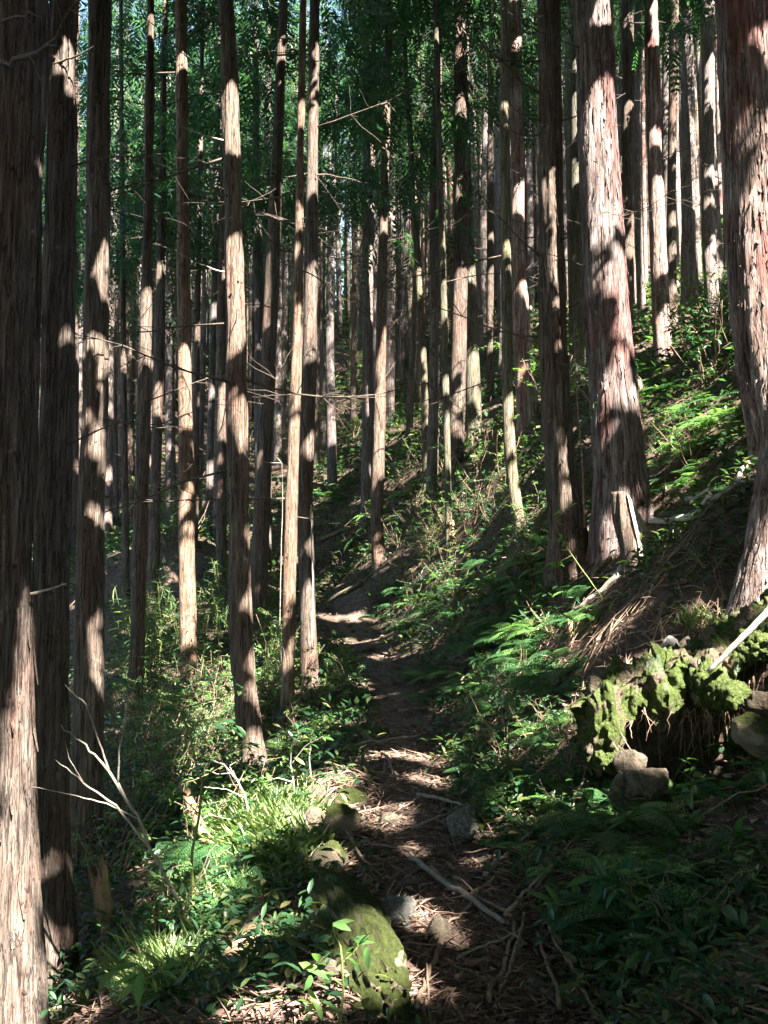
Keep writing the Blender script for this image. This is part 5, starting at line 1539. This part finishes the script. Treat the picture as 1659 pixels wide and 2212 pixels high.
X, Y = X[keep], Y[keep]
Y2 = g.uniform(20, 62, 7000); X2 = g.uniform(-.5, .5, 7000) * Y2
k2 = vnoise(np.stack([X2 * .35, Y2 * .35, 0 * X2], -1), 57) > -.25
X, Y = np.concatenate([X, X2[k2]]), np.concatenate([Y, Y2[k2]])
m = 9
n = len(X) * m
sz = np.repeat(.024 + .0036 * Y, m) * g.uniform(.6, 1.4, n)
pos = np.stack([np.repeat(X, m) + g.normal(0, 1, n) * sz * 2.0, np.repeat(Y, m) + g.normal(0, 1, n) * sz * 2.0, np.zeros(n)], -1)
pos[:, 2] = height(pos[:, 0], pos[:, 1]) + g.uniform(.0, 1, n) ** 1.5 * sz * 4
mb = MB()
for nearby in (True, False):
    k = (pos[:, 1] < 9) == nearby
    mb.add(*leaves(pos[k], g.uniform(0, 6.28, k.sum()), g.normal(.1, .45, k.sum()), g.normal(0, .4, k.sum()), sz[k] * 1.5, sz[k] * g.uniform(.45, .95, k.sum()), nearby))
tag(mb.build('ground_cover', M_COVER), 'carpet of small leafy plants over both slopes', 'ground cover', kind='stuff')

mb = MB()
for U, V, su, sv, cnt, L0 in [(565, 1790, 85, 55, 6500, .20), (470, 1900, 60, 60, 900, .16), (570, 1900, 40, 60, 900, .12), (350, 2110, 60, 60, 700, .20), (640, 1840, 20, 40, 250, .12), (720, 1440, 50, 40, 500, .18), (1500, 1350, 60, 20, 160, .12)]:
    for _ in range(cnt // 6):
        p = hit(g.normal(U, su * .6), g.normal(V, sv * .6))
        if p is None: continue
        k = 6
        ps = p + g.normal(0, .03, (k, 3)) * np.array((1, 1, 0))
        L = L0 * g.uniform(.6, 1.3, k)
        mb.add(*leaves(ps, g.uniform(0, 6.28, k), g.uniform(.3, 1.3, k), g.normal(0, .3, k), L, L * .07)[:2])
tag(mb.build('grass', M_GRASS), 'tufts of thin bright grass on the path shoulder', 'grass', kind='stuff')

mb = MB()
X, Y = scatter_xy(42000, 2.5, 30, g)
z = height(X, Y)
n = len(X)
pos = np.stack([X, Y, z + g.uniform(.004, .03, n)], -1)
needle = g.random(n) < .62
L = np.where(needle, g.uniform(.04, .15, n), g.uniform(.03, .075, n)) * (1 + Y / 40)
W = np.where(needle, L * g.uniform(.04, .10, n), L * g.uniform(.35, .6, n))
V, f3, f4 = leaves(pos, g.uniform(0, 6.28, n), g.normal(.05, .22, n), g.normal(0, .5, n), L, W)
mb.add(V, f3)
X, Y = path_x(Y) + g.normal(0, .33, n), Y * .75 + .6
k = Y < 22
X, Y = X[k][:13000], Y[k][:13000]
n = len(X)
pos = np.stack([X, Y, height(X, Y) + g.uniform(.02, .05, n)], -1)
needle = g.random(n) < .8
L = np.where(needle, g.uniform(.02, .11, n), g.uniform(.02, .06, n))
W = np.where(needle, L * g.uniform(.03, .10, n), L * g.uniform(.35, .6, n))
V, f3, f4 = leaves(pos, g.uniform(0, 6.28, n), g.normal(.05, .25, n), g.normal(0, .6, n), L, W)
mb.add(V, f3)
tag(mb.build('leaf_litter', M_LITTER), 'brown needles, bark scraps and dead leaves strewn over the ground', 'litter', kind='stuff')

mb = MB()
g = np.random.default_rng(91)
for i in range(1050):
    if i < 260: U, V = g.normal(1330, 130), g.normal(1290, 110)
    elif i < 380: U, V = g.normal(930, 130), g.uniform(1560, 2212)
    elif i < 620: U, V = g.normal(650, 110), g.normal(1700, 60)
    else: U, V = g.uniform(150, 1650), g.uniform(1000, 2212)
    p = hit(U, V)
    if p is None or p[1] > 30: continue
    L = g.uniform(.08, .42) * (1 + p[1] / 30)
    a = g.uniform(0, 6.283)
    n = 6
    t = np.linspace(-.5, .5, n)
    P = np.stack([p[0] + math.cos(a) * L * t, p[1] + math.sin(a) * L * t, 0 * t], -1)
    P[:, :2] += np.cumsum(g.normal(0, .012 * L, (n, 2)), 0)
    P[:, 2] = height(P[:, 0], P[:, 1]) + .025
    P[:, 2] += np.linspace(0, g.uniform(0, .25) * L, n)
    mb.add(*tube(P, np.linspace(1, .5, n) * g.uniform(.0012, .006) * (1 + p[1] / 14), 5))
tag(mb.build('fallen_twigs', M_TWIG), 'countless fallen cedar twigs scattered over path and bank', 'twigs', kind='stuff')
mb = MB()
for i in range(420):
    Y = 1 / g.uniform(1 / 18, 1 / 2.8)
    sd = g.choice([-1, 1])
    x = path_x(Y) + sd * g.normal(.36, .14) if g.random() < .75 else path_x(Y) + g.uniform(-.4, .4)
    r = g.uniform(.012, .045)
    mb.add(*blob((x, Y, float(height(x, Y)) + r * .25 + .015), np.array((r, r * g.uniform(.6, 1), r * .6)), i, .25, 10, 1.3, .06, g.uniform(-.4, .4), 4))
tag(mb.build('rubble', M_ROCK), 'small half buried stones littering the path and its edges', 'rubble', kind='stuff')
